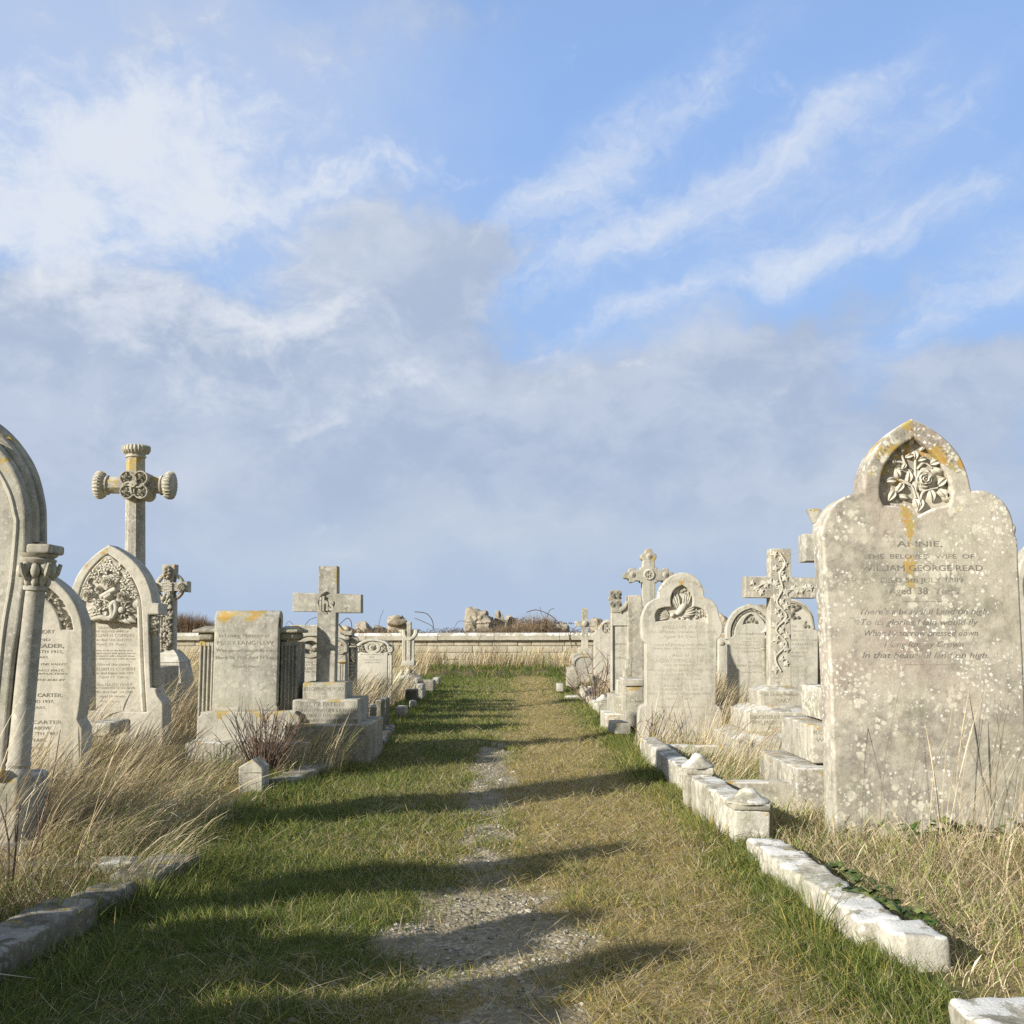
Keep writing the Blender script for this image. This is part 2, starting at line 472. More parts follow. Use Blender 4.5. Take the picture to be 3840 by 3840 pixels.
SUN_AZ = math.atan2(-.815, -.58)       # the sun stands behind the camera, over its left shoulder
SUN_EL = math.radians(SUN_DEG)
sd = Vector((math.cos(SUN_EL) * math.sin(SUN_AZ), math.cos(SUN_EL) * math.cos(SUN_AZ), math.sin(SUN_EL)))
sun = bpy.data.lights.new('sun', 'SUN'); sun.energy = SUN_E; sun.angle = math.radians(.8); sun.color = (1, .945, .855)
suno = bpy.data.objects.new('sun', sun); COL.objects.link(suno); suno.location = (-30, -25, 20)
suno.rotation_euler = sd.to_track_quat('Z', 'Y').to_euler()

W = bpy.data.worlds.new('World'); SC.world = W; W.use_nodes = True
wt = NT(W.node_tree); bg = W.node_tree.nodes['Background']; bg.inputs[1].default_value = SKY_S
sky = wt.node('ShaderNodeTexSky', sky_type='NISHITA'); sky.sun_disc = False
sky.sun_elevation = SUN_EL; sky.sun_rotation = SUN_AZ % (2 * PI); sky.air_density = 1.0; sky.dust_density = .6; sky.ozone_density = 1.6
dirv = wt.node('ShaderNodeTexCoord').outputs['Generated']
dx, dy, dz = wt.sep(wt.vm('NORMALIZE', dirv))
az = wt.m('ARCTAN2', dx, dy); el = wt.m('ARCSINE', dz)
# layer of cloud seen in perspective: direction projected on a flat ceiling
hh = wt.m('MAXIMUM', wt.m('ADD', dz, .10), .03)
cp = wt.comb(wt.m('DIVIDE', dx, hh), wt.m('DIVIDE', dy, hh), 0.0)
warp = wt.noise(wt.comb(az, el, 0.0), 6.0, 5, .6)
warp2 = wt.noise(wt.comb(az, el, 4.0), 6.0, 5, .6)
azw = wt.m('ADD', az, wt.m('MULTIPLY', wt.m('SUBTRACT', warp, .5), .22))
elw = wt.m('ADD', el, wt.m('MULTIPLY', wt.m('SUBTRACT', warp2, .5), .16))

def direction(u, v):
    """azimuth, elevation of a place in the sky given where the photograph (1932 px wide) shows it"""
    x, y = u * 1.98758, v * 1.98758
    a, b = (x - CX) / F, (CX - y) / F
    d = Vector((a, CP - b * SP, SP + b * CP)).normalized()
    return math.atan2(d.x, d.y), math.asin(d.z)

def puff(u, v, su, sv, rot, amp, A, E):
    """soft elliptical patch of cloud; sizes in the same pixels"""
    a0, e0 = direction(u, v)
    c, s = math.cos(rot), math.sin(rot)
    p = wt.m('SUBTRACT', A, a0); q = wt.m('SUBTRACT', E, e0)
    p1 = wt.m('DIVIDE', wt.m('ADD', wt.m('MULTIPLY', p, c), wt.m('MULTIPLY', q, s)), su / 2000)
    q1 = wt.m('DIVIDE', wt.m('SUBTRACT', wt.m('MULTIPLY', q, c), wt.m('MULTIPLY', p, s)), sv / 2000)
    r2 = wt.m('ADD', wt.m('MULTIPLY', p1, p1), wt.m('MULTIPLY', q1, q1))
    return wt.m('MULTIPLY', wt.m('EXPONENT', wt.m('MULTIPLY', r2, -1.0)), amp)

def total(lst):
    r = lst[0]
    for x in lst[1:]: r = wt.m('ADD', r, x)
    return r

GREY = [(120, 650, 420, 170, 0, 1.1), (760, 520, 200, 120, -.25, 1.25), (880, 470, 90, 60, -.3, .5), (620, 70, 380, 80, .1, .45), (850, 60, 120, 70, .3, .3), (520, 900, 900, 230, 0, 1.15),
        (1500, 980, 800, 210, 0, 1.15), (1500, 640, 300, 80, .3, .75), (1850, 740, 220, 60, .3, .7), (960, 1150, 1500, 110, 0, .6), (120, 40, 260, 90, 0, .3), (1000, 760, 300, 120, .1, .5), (1350, 760, 240, 70, .2, .4)]
WHT = [(100, 320, 300, 150, .25, .85), (440, 300, 230, 120, .3, .8), (700, 340, 170, 34, .1, .65), (330, 560, 260, 80, .2, .5), (480, 640, 170, 60, .2, .5), (200, 190, 320, 70, .2, .5),
       (60, 440, 170, 60, 0, .55), (740, 740, 100, 34, .15, .55), (590, 800, 55, 26, .1, .55), (1010, 660, 110, 26, .3, .5), (650, 965, 55, 24, 0, .5), (560, 620, 200, 50, .2, .45), (1050, 1000, 260, 50, .1, .32), (1120, 700, 140, 24, .2, .42), (350, 760, 200, 50, .1, .3), (1480, 730, 120, 24, .3, .35), (700, 1040, 220, 30, .05, .28)]
CIR = [(1150, 450, 210, 56, .40, .80), (1430, 320, 220, 46, .46, .5), (1600, 205, 150, 38, .46, .55), (1150, 590, 130, 30, .33, .55), (1300, 545, 110, 24, .25, .5), (1500, 495, 130, 40, .36, .8), (1680, 440, 150, 40, .36, .45), (1850, 385, 150, 40, .36, .5),
       (1850, 570, 180, 38, .36, .65), (1130, 300, 300, 60, .5, .45), (1290, 190, 320, 50, .5, .38), (1000, 400, 200, 40, .45, .3), (1720, 250, 200, 30, .45, .35), (1900, 480, 160, 36, .36, .5), (1500, 380, 420, 150, .42, .26)]
def add(*a):
    return total(list(a))
def cen(n, k): return wt.m('MULTIPLY', wt.m('SUBTRACT', n, .5), k)
flat = wt.comb(az, wt.m('MULTIPLY', el, 1.5), 0.0)
flat2 = wt.comb(wt.m('ADD', azw, 3.0), wt.m('MULTIPLY', elw, 1.5), 2.0)
fb = wt.noise(flat2, 5.0, 6, .55, .2)
fb2 = wt.noise(flat, 15.0, 8, .62, .4)
fb3 = wt.noise(flat2, 34.0, 7, .65, .3)
low = wt.ss(.06, .26, el, .35, 1.0)     # towards the horizon the cloud smooths into bands
fb2 = add(.5, wt.m('MULTIPLY', cen(fb2, 1.0), low)); fb3 = add(.5, wt.m('MULTIPLY', cen(fb3, 1.0), low))
ca, sa = math.cos(.42), math.sin(.42)
fa = wt.m('ADD', wt.m('MULTIPLY', azw, ca), wt.m('MULTIPLY', elw, sa)); fe = wt.m('SUBTRACT', wt.m('MULTIPLY', elw, ca), wt.m('MULTIPLY', azw, sa))
fib = wt.noise(wt.comb(wt.m('MULTIPLY', fa, 7.0), wt.m('MULTIPLY', fe, 20.0), 1.0), 1.8, 7, .6, .6)
g = total([puff(*p, azw, elw) for p in GREY])
g = wt.ss(.22, .95, add(g, cen(fb, 1.2), cen(fb2, .8), cen(fb3, .3)))
wh = total([puff(*p, azw, elw) for p in WHT])
wh = wt.ss(.20, 1.30, add(wh, cen(fb, 1.1), cen(fb2, 1.7), cen(fb3, 1.1)))
azs = wt.m('ADD', az, cen(warp, .10)); els = wt.m('ADD', el, cen(warp2, .085))
hz = wt.ss(.0, 1.1, add(total([puff(*p, azw, elw) for p in ((150, 250, 520, 330, 0, .8), (620, 250, 330, 260, 0, .45), (100, 30, 600, 160, 0, .55), (1500, 420, 480, 200, .4, .35), (900, 1030, 800, 80, 0, .75), (1650, 880, 300, 70, .1, .55), (300, 900, 300, 60, .1, .5), (1050, 700, 300, 60, .2, .5))]), wt.m('MULTIPLY', cen(fb, .5), 1.0)))
ci0 = total([puff(*p, azs, els) for p in CIR])
ci = wt.ss(.04, 1.4, add(ci0, wt.m('MULTIPLY', add(cen(fib, 1.1), cen(fb2, .8), cen(fb3, .7)), wt.ss(.02, .5, ci0))))
S = 1.0 / SKY_S
def sc3(c, k): return tuple(x * k for x in c)
# thin veil of high haze, only low in the sky ahead; overhead, neutral grey is mixed in to make the shade less blue
veil = wt.m('MULTIPLY', wt.ss(.95, .45, el), wt.ss(-.3, .5, dy))
greyed_sky = wt.mix(.5, sky.outputs[0], sc3((.27, .285, .31), S))
base = wt.mix(wt.m('MULTIPLY', veil, .85), greyed_sky, wt.mix(wt.ss(.55, .1, el), sc3(VEIL, S), sc3(tuple(c * k for c, k in zip(VEIL, (1.22, 1.14, 1.02))), S)))
grey_c = wt.mix(wt.ss(.42, .60, add(wt.m('MULTIPLY', fb, .5), wt.m('MULTIPLY', fb2, .5))), sc3(GREY_B, S), sc3(GREY_A, S))
grey_c = wt.mix(wt.ss(.16, .0, el), grey_c, sc3(HORIZ, S))
c1 = wt.mix(wt.m('MULTIPLY', g, .90), base, grey_c)
c1 = wt.mix(wt.m('MULTIPLY', hz, .38), c1, sc3(tuple(c * .92 for c in WHITE_C), S))
c1 = wt.mix(wt.m('MULTIPLY', ci, .74), c1, sc3(WHITE_C, S))
c1 = wt.mix(wt.m('MULTIPLY', wh, .80), c1, sc3(WHITE_C, S))
c1 = wt.mix(wt.m('MULTIPLY', wt.ss(.05, -.02, el, 0, .75), wt.ss(-.3, .3, dy)), c1, sc3(HORIZ, S))
wt.put(bg.inputs[0], c1)
SC.view_settings.view_transform = 'Standard'; SC.view_settings.look = 'None'; SC.view_settings.gamma = 1
SC.view_settings.exposure = EXPO

# ---------------------------------------------------------------- ground
_tab = RNG.random((64, 64))
def vn(x, y):
    """smooth value noise"""
    xi, yi = np.floor(x).astype(int), np.floor(y).astype(int)
    fx, fy = x - xi, y - yi; fx = fx * fx * (3 - 2 * fx); fy = fy * fy * (3 - 2 * fy)
    a, b, c, d = _tab[xi % 64, yi % 64], _tab[(xi + 1) % 64, yi % 64], _tab[xi % 64, (yi + 1) % 64], _tab[(xi + 1) % 64, (yi + 1) % 64]
    return (a * (1 - fx) + b * fx) * (1 - fy) + (c * (1 - fx) + d * fx) * fy
def fbm(x, y, o=4):
    r, a, n = 0, 1, 0
    for i in range(o):
        r = r + a * vn(x * 2 ** i + 17 * i, y * 2 ** i + 5 * i); n += a; a *= .5
    return r / n
WALL_Y = 27.0
def gz(x, y):
    x, y = np.asarray(x, float), np.asarray(y, float)
    z = .035 * smooth01(-1.22, -1.7, x) + .004 * smooth01(1.02, 1.5, x)
    z = z + .02 * (fbm(x * 1.7, y * 1.7) - .5) + .028 * (fbm(x * 5, y * 5) - .5) + .02 * (fbm(x * 13, y * 13, 2) - .5) - .02 * np.exp(-((x + .1) / .45) ** 2)
    z = z + .10 * smooth01(22.5, 26, y) + .10 * np.exp(-((y - 24.2) / 1.0) ** 2) * (.4 + fbm(x * .9, y)) * smooth01(20, 24, y)
    return np.where(y > WALL_Y + .2, .80 + .05 * fbm(x * .3, y * .3), z)
def bare(x, y):
    """how bare and stony the track is"""
    wx = x + .30 * (fbm(x * 2.1 + 31, y * 2.1) - .5); wy = y - .18 + .55 * (fbm(x * 2.3, y * 1.6 + 11) - .5)
    c = np.where(wy > 5, -.14, -.08 - .05 * (wy - 3.5))
    p1 = np.exp(-np.abs((wy - 3.52) / .60) ** 3) * np.exp(-np.abs((wx - c) / .34) ** 3)
    p2 = .95 * np.exp(-np.abs((wy - 2.62) / .17) ** 3) * np.exp(-np.abs((wx - c) / .27) ** 3)
    p3 = .8 * np.exp(-((wy - 4.55) / .13) ** 2) * np.exp(-np.abs((wx - c) / .17) ** 2)
    p4 = .75 * np.exp(-((wy - 4.98) / .12) ** 2) * np.exp(-np.abs((wx - c) / .2) ** 2)
    p5 = .85 * smooth01(5.2, 6, wy) * smooth01(13, 7.5, wy) * np.exp(-np.abs((wx - c) / .19) ** 2)
    p6 = .60 * smooth01(14, 4, wy) * np.exp(-np.abs((wx - c) / .24) ** 2)
    m = np.maximum.reduce([p1, p2, p3, p4, p5, p6])
    m = m + (.75 * (fbm(x * 5, y * 3.2) - .5) + .5 * (fbm(x * 14, y * 11) - .5)) * np.exp(-((x - c) / .42) ** 2)
    return smooth01(.14, .86, m)
def dryness(x, y):
    """worn yellow strip beside the track"""
    d = np.exp(-((x - .42) / .42) ** 2) * (.6 + .5 * smooth01(9, 4, y)) + .35 * np.exp(-((x - .1) / .7) ** 2)
    return np.clip(d + 1.0 * (fbm(x * 2.2 + 9, y * 1.4) - .5), 0, 1)

def axis(parts):
    out = []
    for a, b, s in parts:
        n = max(1, int(round((b - a) / s))); out += [a + (b - a) * i / n for i in range(n)]
    return np.array(out + [parts[-1][1]])
gx = axis([(-900, -60, 140), (-60, -8, 4), (-8, -2, .35), (-2, 2, .03), (2, 8, .35), (8, 60, 4), (60, 900, 140)])
gy = axis([(-30, -2, 2), (-2, 1.8, .2), (1.8, 7, .03), (7, 12, .07), (12, 27.1, .18), (27.1, 27.2, .1), (27.2, 27.25, .05), (27.25, 40, 1), (40, 200, 16), (200, 1800, 160)])
GX, GY = np.meshgrid(gx, gy)
gv = np.stack([GX, GY, gz(GX, GY) + .012 * bare(GX, GY) * (fbm(GX * 22, GY * 22) - .5)], -1).reshape(-1, 3)
nx, ny = len(gx), len(gy)
idx = np.arange(nx * ny).reshape(ny, nx)
gq = np.stack([idx[:-1, :-1], idx[:-1, 1:], idx[1:, 1:], idx[1:, :-1]], -1).reshape(-1, 4)

def fast_mesh(name, v, q):
    me = bpy.data.meshes.new(name)
    me.vertices.add(len(v)); me.vertices.foreach_set('co', v.astype(np.float32).ravel())
    k = q.shape[1]
    me.loops.add(q.size); me.loops.foreach_set('vertex_index', q.astype(np.int32).ravel())
    me.polygons.add(len(q)); me.polygons.foreach_set('loop_start', np.arange(0, q.size, k, dtype=np.int32))
    me.update(calc_edges=True); me.validate()
    return me
def point_attr(me, name, val):
    a = me.attributes.new(name, 'FLOAT_COLOR', 'POINT')
    c = np.ones((len(val), 4), np.float32); c[:, :val.shape[1]] = val
    a.data.foreach_set('color', c.ravel())

gm = fast_mesh('ground', gv, gq); gm.shade_smooth()
point_attr(gm, 'cover', np.stack([bare(gv[:, 0], gv[:, 1]), dryness(gv[:, 0], gv[:, 1]),
    smooth01(22.8, 23.6, gv[:, 1]) * smooth01(.9, .3, np.abs(gv[:, 0] + .7 - .3 * (gv[:, 1] - 23)) * .55) * smooth01(26.5, 25, gv[:, 1])], -1))
mg, t, b = new_mat('turf_soil_and_chippings')
at = t.node('ShaderNodeAttribute', attribute_name='cover'); cr, cg, cb = t.sep(at.outputs['Vector'])
pos = t.node('ShaderNodeNewGeometry').outputs['Position']
px, py, pz = t.sep(pos)
n1 = t.noise(pos, 5, 5, .6); n2 = t.noise(pos, 60, 5, .7)
turf = t.mix(t.ss(.4, .6, n1), (.075, .095, .025), (.15, .15, .045))
straw = t.mix(t.ss(.35, .65, n2), (.22, .165, .07), (.42, .32, .14))
outside = t.m('MAXIMUM', t.ss(1.1, 1.4, px), t.ss(-1.3, -1.6, px))
col = t.mix(t.m('MAXIMUM', t.m('MULTIPLY', t.ss(.3, .7, t.m('ADD', cg, t.m('MULTIPLY', t.m('SUBTRACT', n2, .5), .5))), .85), t.m('MULTIPLY', outside, .85)), turf, straw)
vr = t.node('ShaderNodeTexVoronoi', feature='F1'); t.put(vr.inputs['Vector'], pos); vr.inputs['Scale'].default_value = 62
grit = t.mix(t.sep(vr.outputs['Color'])[0], (.20, .165, .105), (.46, .40, .28))
grit = t.mix(t.ss(.45, .6, n1), grit, (.27, .225, .145))
col = t.mix(t.ss(.35, .65, t.m('ADD', cr, t.m('MULTIPLY', t.m('SUBTRACT', n2, .5), .6))), col, grit)
col = t.mix(t.m('MULTIPLY', cb, .9), col, t.mix(n2, (.10, .065, .04), (.24, .17, .10)))
t.put(b.inputs['Base Color'], col)
bp = t.node('ShaderNodeBump'); bp.inputs['Strength'].default_value = .6; bp.inputs['Distance'].default_value = .012
t.put(bp.inputs['Height'], t.m('SUBTRACT', n2, t.m('MULTIPLY', vr.outputs['Distance'], t.m('MULTIPLY', cr, 1.2)))); t.put(b.inputs['Normal'], bp.outputs[0])
gm.materials.append(mg)
go = bpy.data.objects.new('ground', gm); COL.objects.link(go)
tag(go, 'turf ground with a worn stony track down the middle', 'ground', kind='structure')
# ================================================================ graves on the sunlit side of the path
def base_of(c, x, y, Y):
    return (Q(c, x, y, Y)[0], Y, 0)
def lift(c, x, y, Y, d=.0):
    X, Z = Q(c, x, y, Y); return (X, Y - d, Z)

# ---- the big headstone with the rose panel
Y = 4.98
g = thing('headstone', 'tall lichen-spotted headstone with a carved rose in a pointed panel', 'headstone', base_of('6', 1000, 1900, Y))
front = outline('6', [[(300, 3800), (300, 3600), (262, 2420), (197, 1215)], [(197, 1215), (180, 1150), (200, 1075), (232, 1000), (290, 905), (380, 838), (470, 803), (552, 798)],
                      [(552, 798), (560, 660), (615, 500), (715, 360), (840, 245), (965, 160)], [(965, 160), (1090, 215), (1240, 320), (1365, 455), (1440, 610), (1482, 785)],
                      [(1482, 785), (1580, 778), (1680, 815), (1770, 890), (1830, 1000), (1852, 1120), (1880, 1215)], [(1880, 1215), (1945, 2600), (1985, 3800)]], Y)
hole = outline('6', [[(725, 905), (694, 830), (694, 720), (720, 600), (775, 495), (865, 400), (985, 325)], [(985, 325), (1090, 400), (1190, 500), (1260, 610), (1300, 720), (1312, 830), (1296, 905)],
                     [(1296, 905), (1180, 925), (1090, 965), (1020, 1005)], [(1020, 1005), (950, 960), (850, 918), (725, 905)]], Y)
b = MB().slab(front, Y, .055, .012, [hole], 2).slab(front, Y + .05, .12, .012, (), 2)
# rolled stops on the shoulders
for sx in ((205, 1130), (1845, 1120)):
    b.ball(lift('6', *sx, Y, -.02), (.016, .02, .03), .2 if sx[0] < 900 else -.2)
b.build('body', M_ANNIE, g, 30)
cv = MB(); Yb = Y + .05
L6 = [(950, 400, 95, 95), (985, 440, -95, 95), (1035, 440, 60, 40), (900, 500, 20, 85), (1000, 525, 15, 95), (1115, 560, 20, 110), (880, 600, 70, 60), (930, 720, 85, 110), (850, 680, 110, 95), (820, 610, 0, 60),
      (830, 690, 188, 115), (885, 715, 235, 110), (815, 785, 235, 115), (840, 830, -10, 100), (1130, 590, -30, 110), (1180, 750, 45, 115), (1190, 765, -55, 120), (1120, 770, -85, 120), (985, 850, -75, 110), (1045, 850, -110, 130), (1215, 830, -40, 90)]
k = .43478 / F * Y
for x, y, a, l in L6:
    X, Z = Q('6', x, y, Yb); cv.leaf(X, Z, math.radians(a), l * k, l * k * .30, Yb, .028)
X, Z = Q('6', 1060, 690, Yb); cv.rose(X, Z, 108 * k, Yb, .042)
for x, y, r in ((866, 445, 28), (795, 540, 32)):
    X, Z = Q('6', x, y, Yb); cv.rose(X, Z, r * k, Yb, .03, 5)
for pts in ([(1050, 930), (1000, 800), (960, 640), (900, 560), (870, 480)], [(1000, 800), (985, 600), (990, 450)], [(960, 640), (880, 545), (800, 540)], [(990, 850), (950, 740), (850, 690)],
            [(1030, 860), (1060, 790), (1180, 760)], [(1000, 600), (1060, 545), (1130, 590)], [(940, 740), (880, 720), (820, 790)]):
    cv.tube(cat([lift('6', x, y, Yb, .012) for x, y in pts], 4), .0055, 6)
cv.build('rose_carving', M_CARVE, g, 60)
tx = MB()
for body, x0, x1, yc, h, kw in (('ANNIE,', 835, 1225, 1240, 50, {}), ('THE  BELOVED  WIFE  OF', 575, 1500, 1348, 38, {}), ('WILLIAM GEORGE READ', 525, 1575, 1448, 50, {'bold': 0}),
        ('DIED 5th JULY 1889,', 695, 1425, 1552, 42, {}), ('Aged  38  Years', 765, 1365, 1645, 58, {'bold': .006}), ('~~~', 890, 1225, 1735, 30, {}), ("There's a beautiful Land on high,", 515, 1625, 1822, 50, {'shear': .3}),
        ('To its glories I fain would fly', 525, 1535, 1915, 50, {'shear': .3}), ('When by sorrow pressed down', 555, 1535, 2008, 50, {'shear': .3}), ('I long for my Crown', 725, 1410, 2105, 50, {'shear': .3}),
        ('In that beautiful land on high.', 535, 1625, 2200, 50, {'shear': .3}), ('~~~', 900, 1280, 2280, 22, {})):
    tx.ptext('6', body, x0, x1, yc, h, Y, depth=.0009, **kw)
path_text(tx, 'In Affectionate Remembrance of', cat([Q('6', *p, Y) for p in ((622, 640), (655, 545), (715, 445), (800, 350), (890, 285), (978, 245), (1070, 288), (1170, 365), (1260, 455), (1325, 545), (1378, 640))], 5), Y, 40 * k, depth=.0009, shear=.1, squeeze=.8)
tx.build('lettering', M_LEAD, g)
MB().pbox('6', 225, 3850, 2050, 4300, Y - .06, .3, r=.02, amp=.004).build('plinth', M_WHITE, g)

# ---- cross on three blocks, mostly hidden behind the big headstone
Y = 5.8
g = thing('stone_cross', 'stepped grave cross peeping out behind the rose headstone, one blunt arm showing', 'grave cross', (2.02, Y + .3, 0), 'stone crosses on steps')
b = MB().slab([Q('f', *p, 6.1) for p in ((3170, 2600), (3170, 2104), (3020, 2104), (3020, 2000), (3170, 2000), (3170, 1862), (3290, 1862), (3290, 2000), (3440, 2000), (3440, 2104), (3290, 2104), (3290, 2600))], 6.1, .16, .01)
b.build('cross', M_GREY, g)
b = MB(); b.slab(outline('6', [[(130, 1060), (100, 1000), (72, 938)], [(72, 938), (130, 935), (185, 950), (215, 1060)]], 6.05), 6.05, .07, .01)
b.tube([lift('6', *p, 6.06) for p in ((135, 1150), (140, 1090), (180, 1060))], .02, 8)
b.build('carved_scroll', M_GREY, g)
MB().pbox('m', 1500, 370, 2650, 830, 5.98, .46, r=.01).build('step', M_WHITE, g)
o = MB().pbox('m', 1345, 890, 2850, 1425, 5.86, .66, r=.012).build('step', M_SPOT, g)
MB().ptext('m', 'ROBERT', 1375, 1790, 990, 55, 5.86, depth=.0012, bold=0).ptext('m', 'Who died', 1410, 1800, 1095, 50, 5.86, depth=.0012, bold=0).build('lettering', M_LEAD, o)
o = MB().pbox('m', 1135, 1490, 3100, 2250, 5.76, .86, r=.012).build('step', M_SPOT, g)
MB().ptext('m', 'Who fell asleep', 1310, 2200, 1790, 52, 5.76, depth=.0012, bold=0).build('lettering', M_CUT_SHADE, o)

# ---- ivy cross
Y = 8.1; Yc = 8.52
g = thing('stone_cross', 'pale stone cross wrapped in carved ivy leaves, standing on three sloping steps', 'grave cross', base_of('5', 1600, 1620, Y + .3), 'stone crosses on steps')
ol = [Q('5', *p, Yc) for p in ((1521, 1130), (1527, 466), (1345, 464), (1345, 312), (1527, 313), (1527, 110), (1675, 112), (1675, 318), (1855, 320), (1855, 470), (1675, 468), (1675, 1130))]
MB().slab(ol, Yc, .15, .006).build('cross', M_SPOT, g)
cv = MB(); k = .5176 / F * Yc; random.seed(3)
st = cat([(1600, 1000), (1560, 900), (1640, 800), (1565, 700), (1640, 600), (1570, 500), (1610, 400), (1590, 300), (1630, 220), (1590, 140)], 6)
cv.tube([lift('5', *p, Yc, .006) for p in st], .007, 6)
cv.tube([lift('5', *p, Yc, .006) for p in cat([(1830, 390), (1740, 400), (1620, 410), (1500, 360), (1400, 410)], 6)], .006, 6)
for i, y in enumerate(np.linspace(150, 980, 25)):
    X, Z = Q('5', (1562, 1600, 1636)[i % 3] + random.uniform(-8, 8), y, Yc); cv.star(X, Z, random.uniform(0, 6.3), random.uniform(30, 42) * k, Yc, .013)
for x in list(range(1395, 1530, 32)) + list(range(1690, 1840, 30)):
    X, Z = Q('5', x, 390 + random.uniform(-35, 35), Yc); cv.star(X, Z, random.uniform(0, 6.3), random.uniform(28, 38) * k, Yc, .013)
cv.build('ivy_carving', M_CARVE, g, 50)
def hipstep(c, xa, ya, xb, yb, Yf, depth, rise, inset, mat, root):
    X0, Z1 = Q(c, xa, ya, Yf); X1, Z0 = Q(c, xb, yb, Yf)
    m = MB().box(X0, X1, Yf, Yf + depth, Z0, Z1, r=.006)
    v = [(X0 + .004, Yf + .004, Z1 - .003), (X1 - .004, Yf + .004, Z1 - .003), (X1 - .004, Yf + depth - .004, Z1 - .003), (X0 + .004, Yf + depth - .004, Z1 - .003)]
    u = [(X0 + inset, Yf + inset, Z1 + rise), (X1 - inset, Yf + inset, Z1 + rise), (X1 - inset, Yf + depth - inset, Z1 + rise), (X0 + inset, Yf + depth - inset, Z1 + rise)]
    m.add(v + u, [(0, 1, 5, 4), (1, 2, 6, 5), (2, 3, 7, 6), (3, 0, 4, 7), (4, 5, 6, 7)])
    return m.build('step', mat, root)
o1 = hipstep('5', 1447, 1140, 1780, 1250, 8.4, .38, .035, .09, M_SPOT, g)
o2 = hipstep('5', 1370, 1296, 1862, 1440, 8.24, .70, .04, .09, M_SPOT, g)
o3 = hipstep('5', 1290, 1500, 1950, 1720, 8.08, 1.0, .045, .10, M_SPOT, g)
MB().ptext('5', 'In Loving Memory of', 1490, 1770, 1165, 24, 8.4).ptext('5', 'MARY', 1560, 1668, 1210, 30, 8.4).build('lettering', M_CUT_SHADE, o1)
MB().ptext('5', 'DAUGHTER OF HUGH & ADELINE', 1380, 1850, 1330, 26, 8.24).ptext('5', 'WHO PASSED AWAY AUGUST 9', 1385, 1840, 1370, 26, 8.24).ptext('5', 'AGED 25 YEARS', 1510, 1770, 1412, 26, 8.24).build('lettering', M_CUT_SHADE, o2)
MB().ptext('5', 'Also of Lily Elizabeth', 1370, 1800, 1535, 30, 8.08).ptext('5', 'who died', 1370, 1560, 1575, 26, 8.08).build('lettering', M_CUTP_SHADE, o3)

# ---- headstone with the descending dove
Y = 9.5
g = thing('headstone', 'pale headstone with trefoil head and a carved descending dove', 'headstone', base_of('5', 870, 1460, Y))
ol = outline('5', [[(572, 1560), (572, 1290), (622, 1238)], [(622, 1238), (622, 800)], [(622, 800), (600, 770), (592, 715), (590, 660)], [(590, 660), (600, 590), (640, 510), (715, 462)], [(715, 462), (722, 410), (765, 345), (820, 302), (890, 283), (960, 302), (1010, 345), (1038, 405), (1047, 462)],
                   [(1047, 462), (1100, 482), (1140, 535), (1157, 600), (1178, 660)], [(1178, 660), (1180, 700), (1165, 745), (1138, 775)], [(1138, 775), (1130, 1238)], [(1130, 1238), (1172, 1300), (1174, 1560)]], Y, 5)
hole = outline('5', [[(695, 640), (690, 590), (710, 552), (760, 535), (806, 532)], [(806, 532), (803, 470), (820, 420), (850, 390), (887, 375)], [(887, 375), (925, 398), (950, 435), (962, 480), (960, 532)],
                     [(960, 532), (1010, 538), (1050, 562), (1068, 605), (1068, 650)], [(1068, 650), (980, 632), (880, 626), (780, 630), (695, 640)]], Y, 4)
MB().slab(ol, Y, .05, .008, [hole]).slab(ol, Y + .046, .10, .008).build('body', M_PALE, g, 30)
cv = MB(); Yb = Y + .046; k = .5176 / F * Y
cv.ball(lift('5', 880, 545, Yb, .012), (62 * k, .03, 26 * k), math.radians(50)); cv.ball(lift('5', 812, 592, Yb, .016), (20 * k, .024, 15 * k), math.radians(30))
for i, (x, y, a, l) in enumerate([(850, 545, 105, 120), (845, 550, 115, 110), (860, 540, 97, 110), (900, 540, 75, 125), (905, 535, 66, 110), (895, 545, 84, 118), (890, 580, 12, 105), (890, 590, 4, 95), (890, 570, 22, 105), (880, 600, -4, 70)]):
    X, Z = Q('5', x, y, Yb); cv.leaf(X, Z, math.radians(a), l * k, l * k * .13, Yb - .006, .022)
for i in range(9):
    X, Z = Q('5', 985 + (i % 4) * 22, 560 + (i // 4) * 24 + (i % 2) * 8, Yb); cv.star(X, Z, i, 22 * k, Yb, .018)
for a in (150, 165, 180, 195, 120, 135):
    X, Z = Q('5', 790, 605, Yb); cv.leaf(X, Z, math.radians(a), 85 * k, 10 * k, Yb, .016)
for x, y in ((850, 620), (890, 615), (930, 622), (880, 420), (900, 410), (930, 470)):
    X, Z = Q('5', x, y, Yb); cv.star(X, Z, x, 22 * k, Yb, .016)
cv.build('dove_carving', M_CARVE, g, 60)
tx = MB()
